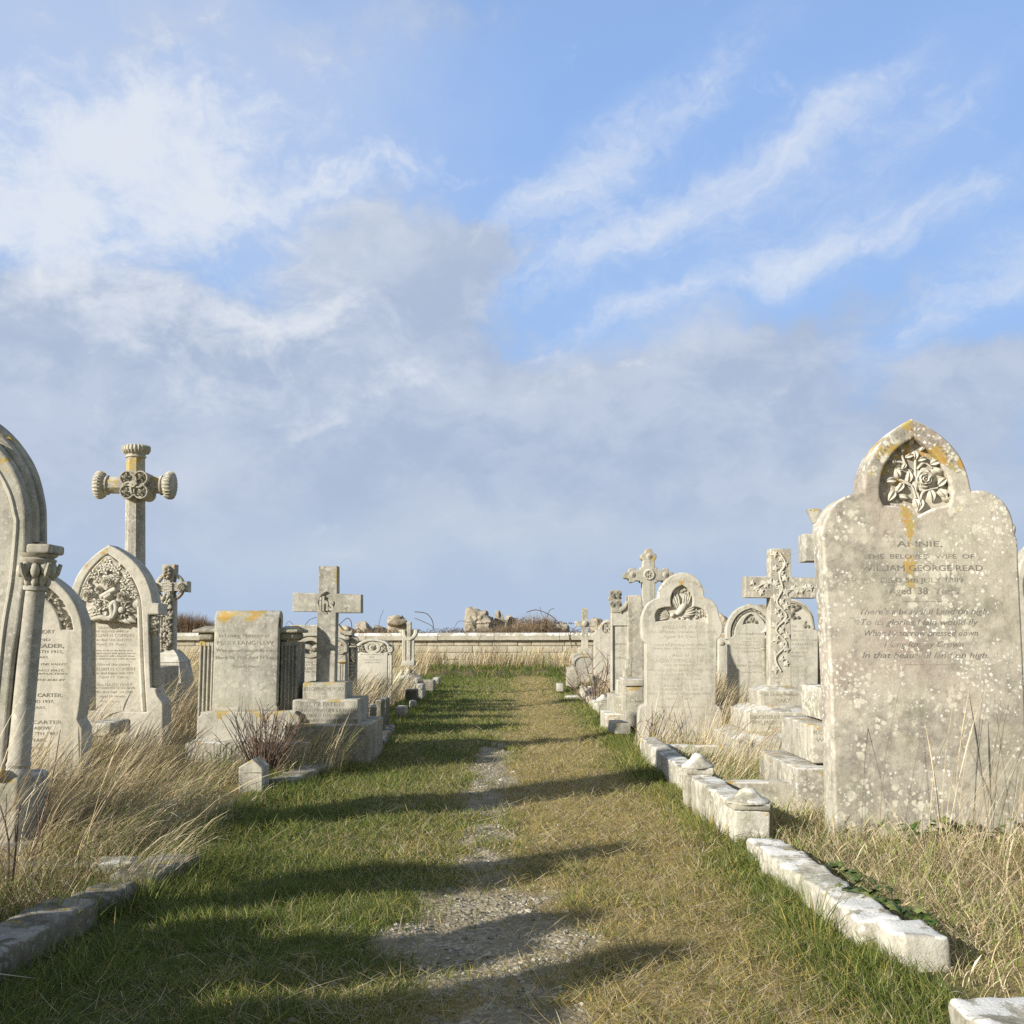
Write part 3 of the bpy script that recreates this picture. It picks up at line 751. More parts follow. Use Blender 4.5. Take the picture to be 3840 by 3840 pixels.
for body, x0, x1, yc, h, sh in (('WILLIAM WAY', 735, 1030, 678, 24, 0), ('Who fell asleep December 5th 1918', 630, 1120, 712, 20, 0), ('Aged 26 Years', 745, 1005, 747, 20, 0), ('. . .', 840, 910, 772, 8, 0), ('Lord all pitying Jesu blest', 675, 1060, 805, 17, .2), ('Grant him thine eternal rest', 665, 1050, 832, 17, .2),
        ('Also of', 810, 935, 882, 24, 0), ('MARGERY SPENCER HINDE', 640, 1105, 922, 26, 0), ('WIFE OF THE ABOVE', 750, 1000, 955, 15, 0), ('Who fell asleep January 30th 1937', 635, 1110, 988, 20, 0), ('Aged 64 Years', 755, 1000, 1020, 20, 0), ('Thy will be done', 725, 1020, 1053, 18, 0),
        ('Also of ELSIE', 745, 1000, 1102, 24, 0), ('DAUGHTER OF THE ABOVE', 715, 1035, 1130, 15, 0), ('Who fell asleep November 30th', 640, 1090, 1160, 18, 0), ('Aged 18 Years', 760, 950, 1193, 18, 0), ('Peace perfect peace', 690, 1050, 1255, 18, .2)):
    tx.ptext('5', body, x0, x1, yc, h, Y, shear=sh, depth=.001)
ac = Q('5', 885, 560, Y); arc_text(tx, 'In Loving Memory of', ac, 225 * k, math.radians(145), math.radians(35), Y, 26 * k)
tx.build('lettering', M_CUTP_SHADE, g)

# ---- tall cross with budded ends
Y = 13.5
g = thing('stone_cross', 'tall cross with clover-shaped ends rising above the dove headstone', 'grave cross', base_of('5', 645, 1200, Y), 'stone crosses on steps')
ol = outline('5', [[(603, 1250), (600, 356)], [(600, 356), (583, 356)], [(583, 356), (583, 345)], [(583, 345), (550, 343)], [(550, 343), (532, 356), (508, 352), (498, 330), (470, 325), (462, 300), (472, 282), (498, 278), (505, 256), (530, 248), (552, 262)], [(552, 262), (583, 262)], [(583, 262), (583, 244)], [(583, 244), (600, 244)],
                   [(600, 244), (606, 195)], [(606, 195), (590, 180), (588, 160), (602, 145), (618, 140), (626, 118), (645, 110), (664, 118), (672, 140), (690, 146), (700, 160), (698, 180), (686, 195)], [(686, 195), (690, 244)], [(690, 244), (706, 246)], [(706, 246), (706, 262)], [(706, 262), (740, 262)],
                   [(740, 262), (755, 250), (780, 252), (792, 274), (815, 280), (826, 300), (815, 322), (792, 328), (782, 350), (758, 354), (742, 344)], [(742, 344), (706, 346)], [(706, 346), (706, 358)], [(706, 358), (690, 358)], [(690, 358), (690, 1250)]], Y, 4)
MB().slab(ol, Y, .2, .01).build('cross', M_GREY, g)
cv = MB(); k = .5176 / F * Y
for x, y in ((645, 165), (525, 300), (765, 300)):
    X, Z = Q('5', x, y, Y); cv.lathe((X, Y + .003, Z), (X, Y - .010, Z), [(0, 22 * k), (.6, 22 * k), (1, 18 * k)], 14); cv.daisy(X, Z, 16 * k, Y - .008, .012, 6)
X, Z = Q('5', 645, 300, Y)
cv.tube([(X + 33 * k * math.cos(a), Y - .004, Z + 33 * k * math.sin(a)) for a in np.linspace(0, 2 * PI, 25)], .014, 6)
cv.build('roundel_carving', M_SPOT, g, 50)
MB().text('IHS', X, Z, Y, 48 * k, 48 * k, depth=.012, bold=.03).build('monogram', M_CARVEG, g)
MB().pbox('5', 560, 1100, 735, 1230, Y - .12, .5, r=.01).pbox('5', 500, 1200, 800, 1400, Y - .3, .85, r=.01).build('step', M_GREY, g)

# ---- tall pillar monument with a panelled wing
Y = 11.6
g = thing('monument', 'tall square pillar monument with a panelled wing and scrolled top', 'monument', base_of('5', 540, 1100, Y))
MB().slab(outline('5', [[(494, 1200), (494, 449)], [(494, 449), (584, 447)], [(584, 447), (592, 460), (597, 490), (599, 520)], [(599, 520), (640, 620), (660, 640)], [(660, 640), (660, 1200)]], Y), Y, .3, .008).build('pillar', M_SPOT, g)
ol = outline('5', [[(374, 1150), (374, 575)], [(374, 575), (432, 575)], [(432, 575), (455, 560), (475, 530), (489, 495)], [(489, 495), (494, 520)], [(494, 520), (494, 1150)]], Y + .03)
hole = [Q('5', *p, Y + .03) for p in ((384, 1140), (384, 668), (488, 668), (488, 1140))]
MB().slab(ol, Y + .03, .02, .004, [hole]).slab(ol, Y + .049, .16, .004).build('wing', M_PALE, g)
cv = MB(); X0, Z1 = Q('5', 376, 485, Y); X1, Z0 = Q('5', 430, 576, Y)
cv.box(X0, X1, Y + .02, Y + .2, Z0, Z1, r=.006); Xm = (X0 + X1) / 2
cv.lathe((Xm, Y + .11, Z1 - .002), (Xm, Y + .11, Z1 + .07), [(0, .085), (.25, .10), (.5, .10), (.8, .05), (1, .01)], 4, PI / 4)
for i in range(4): cv.rose(Xm + (-.03, .03)[i % 2], Z0 + .05 + .11 * (i // 2) + .05, .045, Y + .02, .02, 5)
cv.tube(cat([lift('5', *p, Y + .03, .01) for p in ((436, 560), (460, 545), (480, 515), (488, 490))], 4), .018, 6)
for i in range(5): X, Z = Q('5', 440 + i * 10, 562 - i * 12, Y); cv.star(X, Z, i, .04, Y + .03, .02)
cv.build('capital', M_CARVEG, g, 50)
MB().pbox('5', 384, 720, 488, 722, Y + .049, .002, r=.0005).ptext('5', 'Sacred to the Memory', 392, 482, 800, 14, Y + .049).ptext('5', 'of', 425, 445, 850, 14, Y + .049).ptext('5', 'JOHN WAY', 400, 478, 900, 16, Y + .049).build('lettering', M_CUTP_SHADE, g)

# ---- stepped plinth and pedestal in front of it
Y = 10.2
g = thing('pedestal', 'spotted stone pedestal with a moulded top band next to the dove headstone', 'pedestal', base_of('5', 545, 1400, Y))
MB().pbox('d', 1022, 1062, 1290, 1640, Y, .5, r=.008).build('block', M_SPOT, g)
MB().pbox('d', 1010, 952, 1300, 1058, Y - .02, .54, r=.012).build('top_band', M_SPOT, g)
MB().ptext('d', 'ROBERT', 1160, 1265, 1275, 30, Y).build('lettering', M_CUT_SHADE, g)
Y = 10.45
g = thing('stepped_plinth', 'stepped cross plinth with whitened edges rising like stairs towards a tall thin block', 'plinth', base_of('d', 900, 1600, Y))
MB().pbox('d', 1018, 672, 1120, 1010, Y + .35, .3, r=.006).build('block', M_WHITE, g)
MB().pbox('d', 948, 988, 1200, 1210, Y + .25, .5, r=.006).build('step', M_WHITE, g)
MB().pbox('d', 845, 1205, 1250, 1470, Y + .1, .7, r=.008).build('step', M_SPOT, g)
MB().pbox('d', 735, 1462, 1060, 1760, Y - .05, .6, r=.01).build('step', M_WHITE, g)
g = thing('fallen_slab', 'low grey slab lying askew at the foot of the stepped plinth', 'stone slab', base_of('d', 950, 1600, 9.7))
MB().pbox('d', 850, 1592, 1080, 1760, 9.72, .35, r=.012, amp=.006, rot=.12).build('slab', M_GREY, g)

# ---- headstone with the IHS roundel
Y = 17.5
g = thing('headstone', 'shouldered headstone with a round monogram in its rounded top', 'headstone', base_of('d', 770, 1000, Y))
ol = outline('d', [[(572, 1150), (572, 400)], [(572, 400), (548, 385), (538, 350), (535, 318)], [(535, 318), (570, 292), (595, 262), (603, 240)], [(603, 240), (638, 242)], [(638, 242), (650, 200), (700, 125), (770, 92), (840, 125), (890, 200), (902, 242)], [(902, 242), (937, 240)], [(937, 240), (945, 262), (970, 292), (1005, 318)], [(1005, 318), (1002, 350), (992, 385), (968, 400)], [(968, 400), (968, 1150)]], Y, 5)
k = .2588 / F * Y; X, Z = Q('d', 770, 215, Y)
MB().slab(ol, Y, .04, .008, [[(X + 78 * k * math.cos(a), Z + 78 * k * math.sin(a)) for a in np.linspace(0, 2 * PI, 24, endpoint=False)]]).slab(ol, Y + .037, .1, .008).build('body', M_PALE, g)
MB().text('IHS', X, Z, Y + .037, 95 * k, 105 * k, depth=.03, bold=.03).tube([(X + 66 * k * math.cos(a), Y + .03, Z + 66 * k * math.sin(a)) for a in np.linspace(0, 2 * PI, 25)], .012, 6).build('monogram', M_CARVE, g)

# ---- small cross with an oval shield near the end wall
Y = 19.5
g = thing('stone_cross', 'small cross with an oval shield on a round-arched pedestal near the end wall', 'grave cross', base_of('d', 440, 800, Y), 'stone crosses on steps')
MB().slab([Q('d', *p, Y) for p in ((392, 520), (398, 195), (298, 190), (298, 112), (400, 112), (400, -75), (482, -75), (482, 112), (597, 112), (597, 190), (484, 195), (490, 520))], Y, .16, .008).build('cross', M_SPOT, g)
k = .2588 / F * Y; X, Z = Q('d', 440, 148, Y)
MB().ball((X, Y, Z), (48 * k, .04, 46 * k)).build('shield', M_CARVEG, g)
MB().pbox('d', 350, 500, 545, 590, Y - .1, .4, r=.008).build('step', M_SPOT, g)
MB().slab(outline('d', [[(268, 1000), (268, 610)], [(268, 610), (300, 585), (440, 578), (600, 585), (625, 610)], [(625, 610), (625, 1000)]], Y - .2), Y - .2, .6, .01).build('pedestal', M_GREY, g)
MB().tube(cat([lift('d', *p, Y - .2, 0) for p in ((282, 800), (285, 700), (340, 640), (440, 622), (540, 640), (600, 700), (605, 800))], 5), .02, 6).build('arch_moulding', M_GREY, g)

Y = 17.2
g = thing('grave_block', 'plain upright grave block with a pale edge on the far bend of the path', 'grave block', base_of('d', 250, 1060, Y))
MB().pbox('d', 186, 788, 342, 1075, Y, .55, r=.012).build('block', M_SPOT, g)
g = thing('grave_block', 'lowest squat grey block before the plain upright block at the path end', 'grave block', base_of('d', 70, 1100, 16.9))
MB().pbox('d', 32, 1022, 138, 1140, 16.9, .4, r=.02).build('block', M_GREY, g)

# ---- pointed headstone with a wreath band, and its neighbour with a colonnette
Y = 12.4
g = thing('headstone', 'pointed headstone with a carved wreath band round its arch beside the dove stone', 'headstone', base_of('5', 1385, 1200, Y))
ol = outline('5', [[(1228, 1400), (1226, 775)], [(1226, 775), (1208, 765)], [(1208, 765), (1206, 700), (1222, 640), (1256, 580), (1312, 535), (1385, 510)], [(1385, 510), (1458, 535), (1514, 580), (1548, 640), (1564, 700), (1562, 765)], [(1562, 765), (1544, 775)], [(1544, 775), (1542, 1400)]], Y, 5)
def band(h0, ax):
    return outline('5', [[(1238, 755), (1238, 700), (1252, 650), (1280, 602), (1325, 565), (1385, 542)], [(1385, 542), (1445, 565), (1490, 602), (1518, 650), (1532, 700), (1532, 755)], [(1532, 755), (1508, 740)], [(1508, 740), (1500, 690), (1470, 630), (1430, 590), (1385, 572)], [(1385, 572), (1340, 590), (1300, 630), (1270, 690), (1262, 740)], [(1262, 740), (1238, 755)]], Y, 4)
tri = outline('5', [[(1325, 662), (1335, 630), (1358, 600), (1385, 582)], [(1385, 582), (1412, 600), (1436, 630), (1446, 662)], [(1446, 662), (1385, 652), (1325, 662)]], Y, 4)
MB().slab(ol, Y, .035, .006, [band(0, 0), tri]).slab(ol, Y + .032, .1, .006).build('body', M_PALE, g)
cv = MB(); k = .5176 / F * Y; random.seed(5)
arc = cat([(1250, 745), (1252, 690), (1275, 630), (1320, 580), (1385, 557), (1450, 580), (1495, 630), (1518, 690), (1520, 745)], 6)
for i, (x, y) in enumerate(arc):
    X, Z = Q('5', x, y, Y + .032); (cv.rose if i % 3 == 0 else cv.star)(X, Z, *((11 * k, Y + .032, .02) if i % 3 == 0 else (i, 13 * k, Y + .032, .018)))
for x, y, r in ((1385, 625, 26), (1355, 640, 15), (1415, 640, 15)):
    X, Z = Q('5', x, y, Y + .032); cv.rose(X, Z, r * k, Y + .032, .025)
cv.build('wreath_carving', M_CARVE, g, 60)
tx = MB()
for body, x0, x1, yc, h in (('In Loving Memory', 1290, 1480, 725, 15), ('of', 1375, 1397, 730, 14), ('LILY', 1350, 1415, 762, 18), ('beloved wife of', 1320, 1460, 783, 11), ('CHARLES J WHITE', 1280, 1500, 806, 18), ('Who died March 25th', 1265, 1500, 830, 13), ('Aged 34 Years', 1310, 1460, 855, 14), ('Also of', 1355, 1420, 932, 14), ('HERBERT JAMES WHITE', 1250, 1520, 958, 15), ('Died Aged 80 Years', 1300, 1480, 1005, 13)):
    tx.ptext('5', body, x0, x1, yc, h, Y)
tx.build('lettering', M_CUTP_SHADE, g)

Y = 11.3
g = thing('headstone', 'grey-green round-topped headstone with a colonnette, half hidden by the ivy cross', 'headstone', base_of('5', 1680, 1150, Y))
ol = outline('5', [[(1508, 1300), (1505, 720)], [(1505, 720), (1462, 720)], [(1462, 720), (1500, 690), (1512, 640)], [(1512, 640), (1530, 570), (1590, 510), (1680, 476), (1770, 510), (1830, 580), (1850, 690)], [(1850, 690), (1865, 705), (1895, 720)], [(1895, 720), (1890, 740), (1872, 745)], [(1872, 745), (1870, 1300)]], Y, 5)
MB().slab(ol, Y, .14, .01).build('body', M_PALE, g)
k = .5176 / F * Y
for xx in (1484, 1886):
    X, Zt = Q('5', xx, 1090, Y + .05); _, Zb = Q('5', xx, 760, Y + .05); w = 15 * k
    o = MB().lathe((X, Y + .06, 0), (X, Y + .06, Zb), [(0, w * 1.3), (.1, w * 1.3), (.12, w), (.86, w * .95), (.865, w * 1.25), (.88, w * 1.25), (.885, w), (.96, w * 1.5), (1, w * 1.6)], 14).build('column', M_BROWN, g)
cv = MB()
tube = cat([(1835, 690), (1815, 600), (1760, 530), (1680, 500), (1600, 530), (1545, 600), (1525, 690)], 5)
cv.tube([lift('5', *p, Y) for p in tube], .016, 6)
for i in range(16):
    X, Z = Q('5', 1712 + random.uniform(-36, 36), 568 + random.uniform(-45, 45), Y); cv.rose(X, Z, 15 * k, Y, .018, 5)
for i in range(7):
    X, Z = Q('5', 1782 + random.uniform(-20, 20), 655 + random.uniform(-35, 25), Y); cv.star(X, Z, i, 15 * k, Y, .014)
cv.build('flower_carving', M_CARVEG, g, 60)
tx = MB()
for body, x0, x1, yc, h in (('In', 1680, 1712, 672, 18), ('Loving Memory', 1560, 1790, 705, 16), ('of', 1685, 1705, 738, 14), ('WILLIAM ANDREWS STONE', 1520, 1862, 772, 16), ('BELOVED HUSBAND OF', 1545, 1835, 802, 14), ('ANNA A STONE', 1600, 1800, 832, 16), ('Died July 6th 1910', 1610, 1790, 860, 14), ('AGED 74 YEARS', 1600, 1775, 890, 14), ('the above', 1665, 1760, 965, 14), ('A A STONE', 1640, 1790, 1000, 16), ('Died 1925', 1660, 1810, 1030, 13)):
    tx.ptext('5', body, x0, x1, yc, h, Y)
tx.build('lettering', M_CUTP_SHADE, g)
g = thing('headstone', 'mossy headstone whose flat top corner peeps between the wreath stone and ivy cross', 'headstone', base_of('5', 1470, 900, 14.5))
MB().pbox('5', 1440, 515, 1600, 1300, 14.5, .14, r=.01).build('body', M_BROWN, g)

# ---- narrow stone between dove stone and wreath stone
g = thing('headstone', 'narrow far headstone seen in the gap beside the dove stone', 'headstone', base_of('5', 1190, 900, 16))
MB().slab(outline('5', [[(1150, 1200), (1150, 760)], [(1150, 760), (1165, 735), (1190, 725), (1230, 740), (1250, 770)], [(1250, 770), (1250, 1200)]], 16), 16, .14, .01).build('body', M_PALE, g)
X, Z = Q('5', 1172, 797, 16); MB().ball((X, 16, Z), (.05, .02, .035)).build('oval_carving', M_CARVEG, g)

# ---- pointed headstone at the edge of the picture
Y = 6.6
g = thing('headstone', 'pointed headstone with a whitened rim just beyond the rose headstone', 'headstone', base_of('f', 4000, 3000, Y))
ol = outline('f', [[(3822, 3100), (3815, 2250)], [(3815, 2250), (3812, 2170), (3832, 2100), (3880, 2040), (3940, 1995), (4010, 1965)], [(4010, 1965), (4080, 1995), (4140, 2040), (4188, 2100), (4206, 2170), (4200, 2250)], [(4200, 2250), (4200, 3100)]], Y, 5)
hole = outline('f', [[(3845, 2240), (3842, 2180), (3862, 2120), (3905, 2065), (3960, 2025), (4010, 2000)], [(4010, 2000), (4060, 2025), (4115, 2065), (4158, 2120), (4175, 2180), (4172, 2240)], [(4172, 2240), (3845, 2240)]], Y, 5)
MB().slab(ol, Y, .05, .012, [hole]).slab(ol, Y + .046, .1, .01).build('body', M_PALE, g)
cv = MB(); k = 1 / F * Y; random.seed(9)
for i in range(26):
    a = random.uniform(0, PI); rr = random.uniform(30, 135); X, Z = Q('f', 4010 + rr * math.cos(a), 2225 - rr * math.sin(a), Y + .046)
    (cv.rose(X, Z, 22 * k, Y + .046, .03) if i % 2 else cv.leaf(X, Z, random.uniform(0, 6.3), 45 * k, 13 * k, Y + .046, .025))
cv.build('flower_carving', M_CARVEG, g, 60)

# ---- kerbs and their posts
def kerb(label, x0, x1, y0, y1, z1, mat, rot=0, amp=.006, r=.025, z0=-.12, seed=0, grp='stone kerbs round the graves', step=.03):
    c = ((x0 + x1) / 2, (y0 + y1) / 2, 0)
    o = MB().box(x0, x1, y0, y1, z0, z1, r=r, amp=amp, step=step, rot=rot, seed=seed).rough(amp * .35, 40, seed).build('kerbstone', mat, None, 50, loc=c)
    return tag(o, label, 'kerbstone', grp)
kerb('whitened kerb length running in front of the rose headstone', 1.01, 1.155, 3.30, 4.58, .10, M_WHITE, .045, .011, .018, seed=1)
kerb('short white end block of the kerb in front of the rose headstone', 1.085, 1.235, 3.11, 3.285, .10, M_WHITE, .08, .010, .02, seed=2)
kerb('broad white kerb slab nearest the camera, at the bottom corner', 1.03, 1.7, 1.7, 2.62, .10, M_WHITE, .02, .008, .02, seed=3)
kerb('pitted white-topped kerb between the two finial posts', .975, 1.115, 5.07, 5.84, .185, M_WHITE, .03, .008, .015, seed=4)
kerb('long yellow-spotted kerb running back from the lone flat-capped post to the dove stone', 1.0, 1.13, 6.04, 8.35, .15, M_WHITE, .01, .008, .015, seed=5)
kerb('grey kerb joining the ivy plot post to the stepped cross behind', 1.13, 1.62, 5.86, 5.98, .15, M_SPOT, 0, .004, .015, seed=6)
kerb('thin worn kerb across the head of the dove stone plot', 1.15, 1.7, 8.32, 8.44, .09, M_SPOT, 0, .006, .02, seed=7)
def post(label, x, y, w, h, mat, finial, c='kerb post'):
    g = thing('kerb_post', label, c, (x, y, 0), 'posts at the kerb corners')
    MB().box(x - w / 2, x + w / 2, y - w / 2, y + w / 2, -.1, h * .62, r=.01, amp=.006, step=.03).build('shaft', mat, g)
    q = .7071
    b = MB().box(x - w * .53, x + w * .53, y - w * .53, y + w * .53, h * .62, h * .74, r=.01, amp=.002, step=.05)
    prof = [(0, w * .62), (.12, w * .60), (.35, w * .42), (.55, w * .30), (.72, w * .25), (.88, w * .17), (.97, w * .07), (1, .004)] if finial else [(0, w * .54), (.85, w * .12), (1, .01)]
    prof = [(a0 + (a1 - a0) * i / 3, r0 + (r1 - r0) * i / 3) for (a0, r0), (a1, r1) in zip(prof, prof[1:]) for i in range(3)] + [prof[-1]]
    b.lathe((x, y, h * .735), (x, y, h), [(t, r / q * (.72 if finial else 1)) for t, r in prof], 20 if finial else 4, 0 if finial else PI / 4, ref=(0, 1, 0))
    b.rough(.006, 16, x)
    b.build('cap', M_SPOT, g)
    return g
post('tall square kerb post with a chipped white cap in front of the ivy cross', 1.02, 5.95, .145, .30, M_WHITE, True)
post('orange-stained kerb post with a domed cap nearest the rose headstone', 1.08, 4.97, .16, .25, M_WHITE, True)
post('small white domed kerb post below the stepped plinth', 1.07, 12.6, .14, .24, M_WHITE, True)
post('second white domed kerb post along the far kerb', 1.10, 14.9, .14, .20, M_WHITE, True)
kerb('far white kerb between the two small domed posts', 1.02, 1.2, 12.75, 14.8, .09, M_WHITE, .01, .01, .03, seed=8)
kerb('little square white block ending the far kerb', .98, 1.16, 15.4, 15.6, .19, M_WHITE, 0, .008, .03, seed=9)
kerb('flat grey kerb slab sunk in turf beyond the domed posts', .78, 1.05, 15.5, 15.8, .05, M_SPOT, .1, .008, .03, seed=10)
o = MB(); o.ball((2.14, 10.9, .2), (.04, .05, .06)); o.ball((2.17, 10.9, .14), (.06, .05, .05)); o.ball((2.11, 10.9, .13), (.05, .05, .05)); o.ball((2.14, 10.9, .05), (.08, .07, .08))
tag(o.build('ornament', plain('white_marble', (.78, .78, .76), .5, .06), None, loc=(2.14, 10.9, 0)), 'small broken white marble ornament in the grass beside the dove stone', 'grave ornament')
# ================================================================ graves on the shaded side of the path
# ---- the big arched monument cut by the edge of the picture
Y = 4.62
g = thing('monument', 'tall arched monument with a corner column and carved capital at the edge of view', 'monument', base_of('e', 60, 1700, Y))
Yo = Y + .045
# outer order: moulded arch, springing from the imposts
arch = [(-440, 1150), (-440, 930), (-400, 700), (-310, 500), (-180, 330), (-60, 200), (0, 150)]
def mir(p, cx=0): return [(2 * cx - x, y) for x, y in reversed(p)]
outer_r = [(0, 28), (130, 115), (260, 245), (380, 420), (450, 590), (497, 800), (506, 950), (508, 1165)]
AX = -70
outer_l = [(2 * AX - x, y) for x, y in reversed(outer_r)]
full = outline('1', [outer_l, [outer_l[-1], outer_r[0]], outer_r, [outer_r[-1], (508, 1200)], [(508, 1200), (-650, 1200)], [(-650, 1200), outer_l[0]]], Yo + .25, 5)
b = MB().slab(full, Yo + .06, .20, .045, (), 5)
b.slab([Q('1', *p, Y + .28) for p in ((455, 1190), (400, 1560), (205, 3300), (180, 3850), (-480, 3850), (-640, 1560), (-700, 1190))], Y + .17, .11, .01)
in_r = [(0, 225), (140, 395), (240, 590), (288, 780), (300, 900), (302, 1160)]
in_l = [(2 * AX - x, y) for x, y in reversed(in_r)]
face = outline('1', [in_l, [in_l[-1], in_r[0]], in_r, [in_r[-1], (283, 1560)], [(283, 1560), (232, 1930)], [(232, 1930), (170, 2330), (95, 3200)], [(95, 3200), (95, 3850)], [(95, 3850), (-330, 3850)], [(-330, 3850), (-430, 1560)], [(-430, 1560), in_l[0]]], Y, 5)
b.slab(face, Y, .22, .016, (), 3)
for off, yy, rr in ((0, .03, .026), (45, .06, .016)):
    pts = [lift('1', x + 38 + off * .9, y - 18 - off * .6, Y + .05, 0) for x, y in in_r]
    b.tube(cat([(p[0], Y + yy + .05, p[2]) for p in pts], 5), rr, 8)
    pl = [lift('1', x - 38 - off * .9, y - 18 - off * .6, Y + .05, 0) for x, y in in_l]
    b.tube(cat([(p[0], Y + yy + .05, p[2]) for p in pl], 5), rr, 8)
b.build('body', M_GREY, g, 40)
pts = cat([lift('1', x - 95, y + 110, Y, .0) for x, y in in_r[:5]] + [lift('1', 160, 1500, Y), lift('1', 90, 1932, Y), lift('1', 10, 2700, Y)], 6)
MB().tube(pts, .010, 6).build('arch_moulding', M_PALE, g)
b = MB()
b.pbox('1', 296, 1156, 510, 1242, Y - .015, .16, r=.012, step=.05)
X0, Z0 = Q('1', 300, 1240, Y); X1, _ = Q('1', 560, 1240, Y)
b.build('impost', M_GREY, g)
def P3(c, x, y, YY): X, Z = Q(c, x, y, YY); return Vector((X, YY, Z))
Yc = Y + .045
A = P3('2', 216, 1490, Yc); B = P3('1', 408, 1250, Yc)
rr = .047
L = (B - A).length
tcap0 = (P3('1', 395, 1560, Yc) - A).length / L
o = MB().lathe(A - (B - A) * .0, B, [(0, rr * 1.28), (.012, rr * 1.35), (.03, rr * 1.2), (.045, rr * 1.02), (.06, rr * 1.12), (.075, rr), (tcap0 - .012, rr * .93), (tcap0 - .010, rr * 1.14), (tcap0 + .008, rr * 1.16), (tcap0 + .012, rr * .95), (1, rr * .95)], 28).build('column', M_GREY, g)
b = MB()
d = (B - A).normalized()
c0 = A + d * L * tcap0
b.lathe(c0, B, [(0, rr * .95), (.3, rr * 1.0), (.55, rr * 1.15), (.70, rr * 1.35), (.74, rr * 1.6), (.84, rr * 1.7), (.88, rr * 1.4), (.94, rr * 1.7), (1, rr * 1.8)], 8, PI / 8)
for i in range(10):
    a = 2 * PI * i / 10
    p = c0 + d * L * (1 - tcap0) * (.5 + .08 * (i % 2)) + Vector((math.cos(a), math.sin(a), 0)) * rr * 1.35
    b.ball(p, (.021, .021, .032), 0, 10, 6)
    if i % 2: b.tube([p + Vector((0, 0, -.05)), p + Vector((math.cos(a) * .02, math.sin(a) * .02, -.02)), p + Vector((math.cos(a) * .035, math.sin(a) * .035, .02))], [.010, .014, .009], 7)
    p2 = c0 + d * L * (1 - tcap0) * .25 + Vector((math.cos(a), math.sin(a), 0)) * rr * 1.05
    b.ball(p2, (.017, .015, .034), 0, 8, 6)
b.build('capital', M_CARVEG, o, 50)
b = MB().pbox('e', -560, 1110, 172, 1900, Y - .03, .30, r=.02, amp=.003, step=.06)
b.ball(lift('e', 84, 1080, Y, .03), (.028, .03, .03))
b.build('plinth', M_SPOT, g)
MB().pbox('e', -700, 1665, 240, 2100, Y - .12, .5, r=.03, amp=.005).build('step', M_KERBD, g)

g.location.x -= .03
# ---- pale headstone behind it with dark lettering
Y = 6.4
g = thing('headstone', 'pale gabled headstone with dark lead lettering, between the arched monument and the bouquet headstone', 'headstone', base_of('2', 230, 1300, Y))
cxp = 110
def symm(rights): return [(2 * cxp - x, y) for x, y in reversed(rights)]
r1 = [(200, 1425), (330, 1400), (490, 1488), (600, 1585), (680, 1700), (730, 1830), (752, 1920)]
r1 = [(250, 1380), (370, 1420), (490, 1490), (600, 1590), (680, 1705), (728, 1830), (748, 1935)]
r1[0] = (cxp + 90, 1360)
l1 = symm(r1)
ol = outline('1', [l1, [l1[-1], r1[0]], r1, [(748, 1935), (748, 2360)], [(748, 2360), (722, 2620)], [(722, 2620), (700, 2750)], [(700, 2750), (745, 2830)], [(745, 2830), (735, 3300)], [(735, 3300), (2 * cxp - 735, 3300)], [(2 * cxp - 735, 3300), (2 * cxp - 748, 1935)]], Y, 5)
# carved band following the arch
def inset(p, k): return [(cxp + (x - cxp) * k, 1935 + (y - 1935) * k) for x, y in p]
ra, rb = inset(r1, .86), inset(r1, .70)
strip = outline('1', [ra[2:], [ra[-1], rb[-1]], list(reversed(rb[2:])), [rb[2], ra[2]]], Y, 4)
MB().slab(ol, Y, .03, .01, [strip], 2).slab(ol, Y + .028, .13, .01).build('body', M_PALE, g, 30)
cv = MB(); k = .41408 / F * Y; random.seed(12)
mid = cat([((a[0] + b[0]) / 2, (a[1] + b[1]) / 2) for a, b in zip(ra[2:], rb[2:])], 3)
for i, (x, y) in enumerate(mid):
    X, Z = Q('1', x, y, Y + .028)
    if i % 3 == 1: cv.daisy(X, Z, 30 * k, Y + .028, .02, 6)
    else:
        cv.leaf(X, Z, random.uniform(0, 6.3), 55 * k, 15 * k, Y + .028, .022); cv.leaf(X, Z, random.uniform(0, 6.3), 50 * k, 14 * k, Y + .028, .022)
cv.build('leaf_carving', M_CARVE, g, 60)
for xx in (675, 2 * cxp - 675):
    Bt = P3('2', xx, 245, Y + .06); At = P3('2', xx - 14, 990, Y + .06)
    w = 50 * k
    o = MB().lathe(At, Bt, [(0, w * 1.25), (.02, w * 1.3), (.05, w * 1.1), (.06, w), (.84, w * .95), (.845, w * 1.12), (.86, w * 1.12), (.865, w * .95), (1, w * 1.3)], 18).build('column', M_PALE, g)
    c2 = MB()
    for a in np.linspace(0, 2 * PI, 9)[:-1]:
        c2.ball((Bt.x + math.cos(a) * w * 1.1, Bt.y + math.sin(a) * w * 1.1, Bt.z - .03), (.022, .02, .022)); c2.ball((Bt.x + math.cos(a) * w, Bt.y + math.sin(a) * w, Bt.z - .075), (.018, .018, .026))
    c2.box(Bt.x - w * 1.4, Bt.x + w * 1.4, Bt.y - w * 1.4, Bt.y + w * 1.4, Bt.z - .005, Bt.z + .03, r=.006)
    c2.build('capital', M_CARVE, o)
tx = MB()
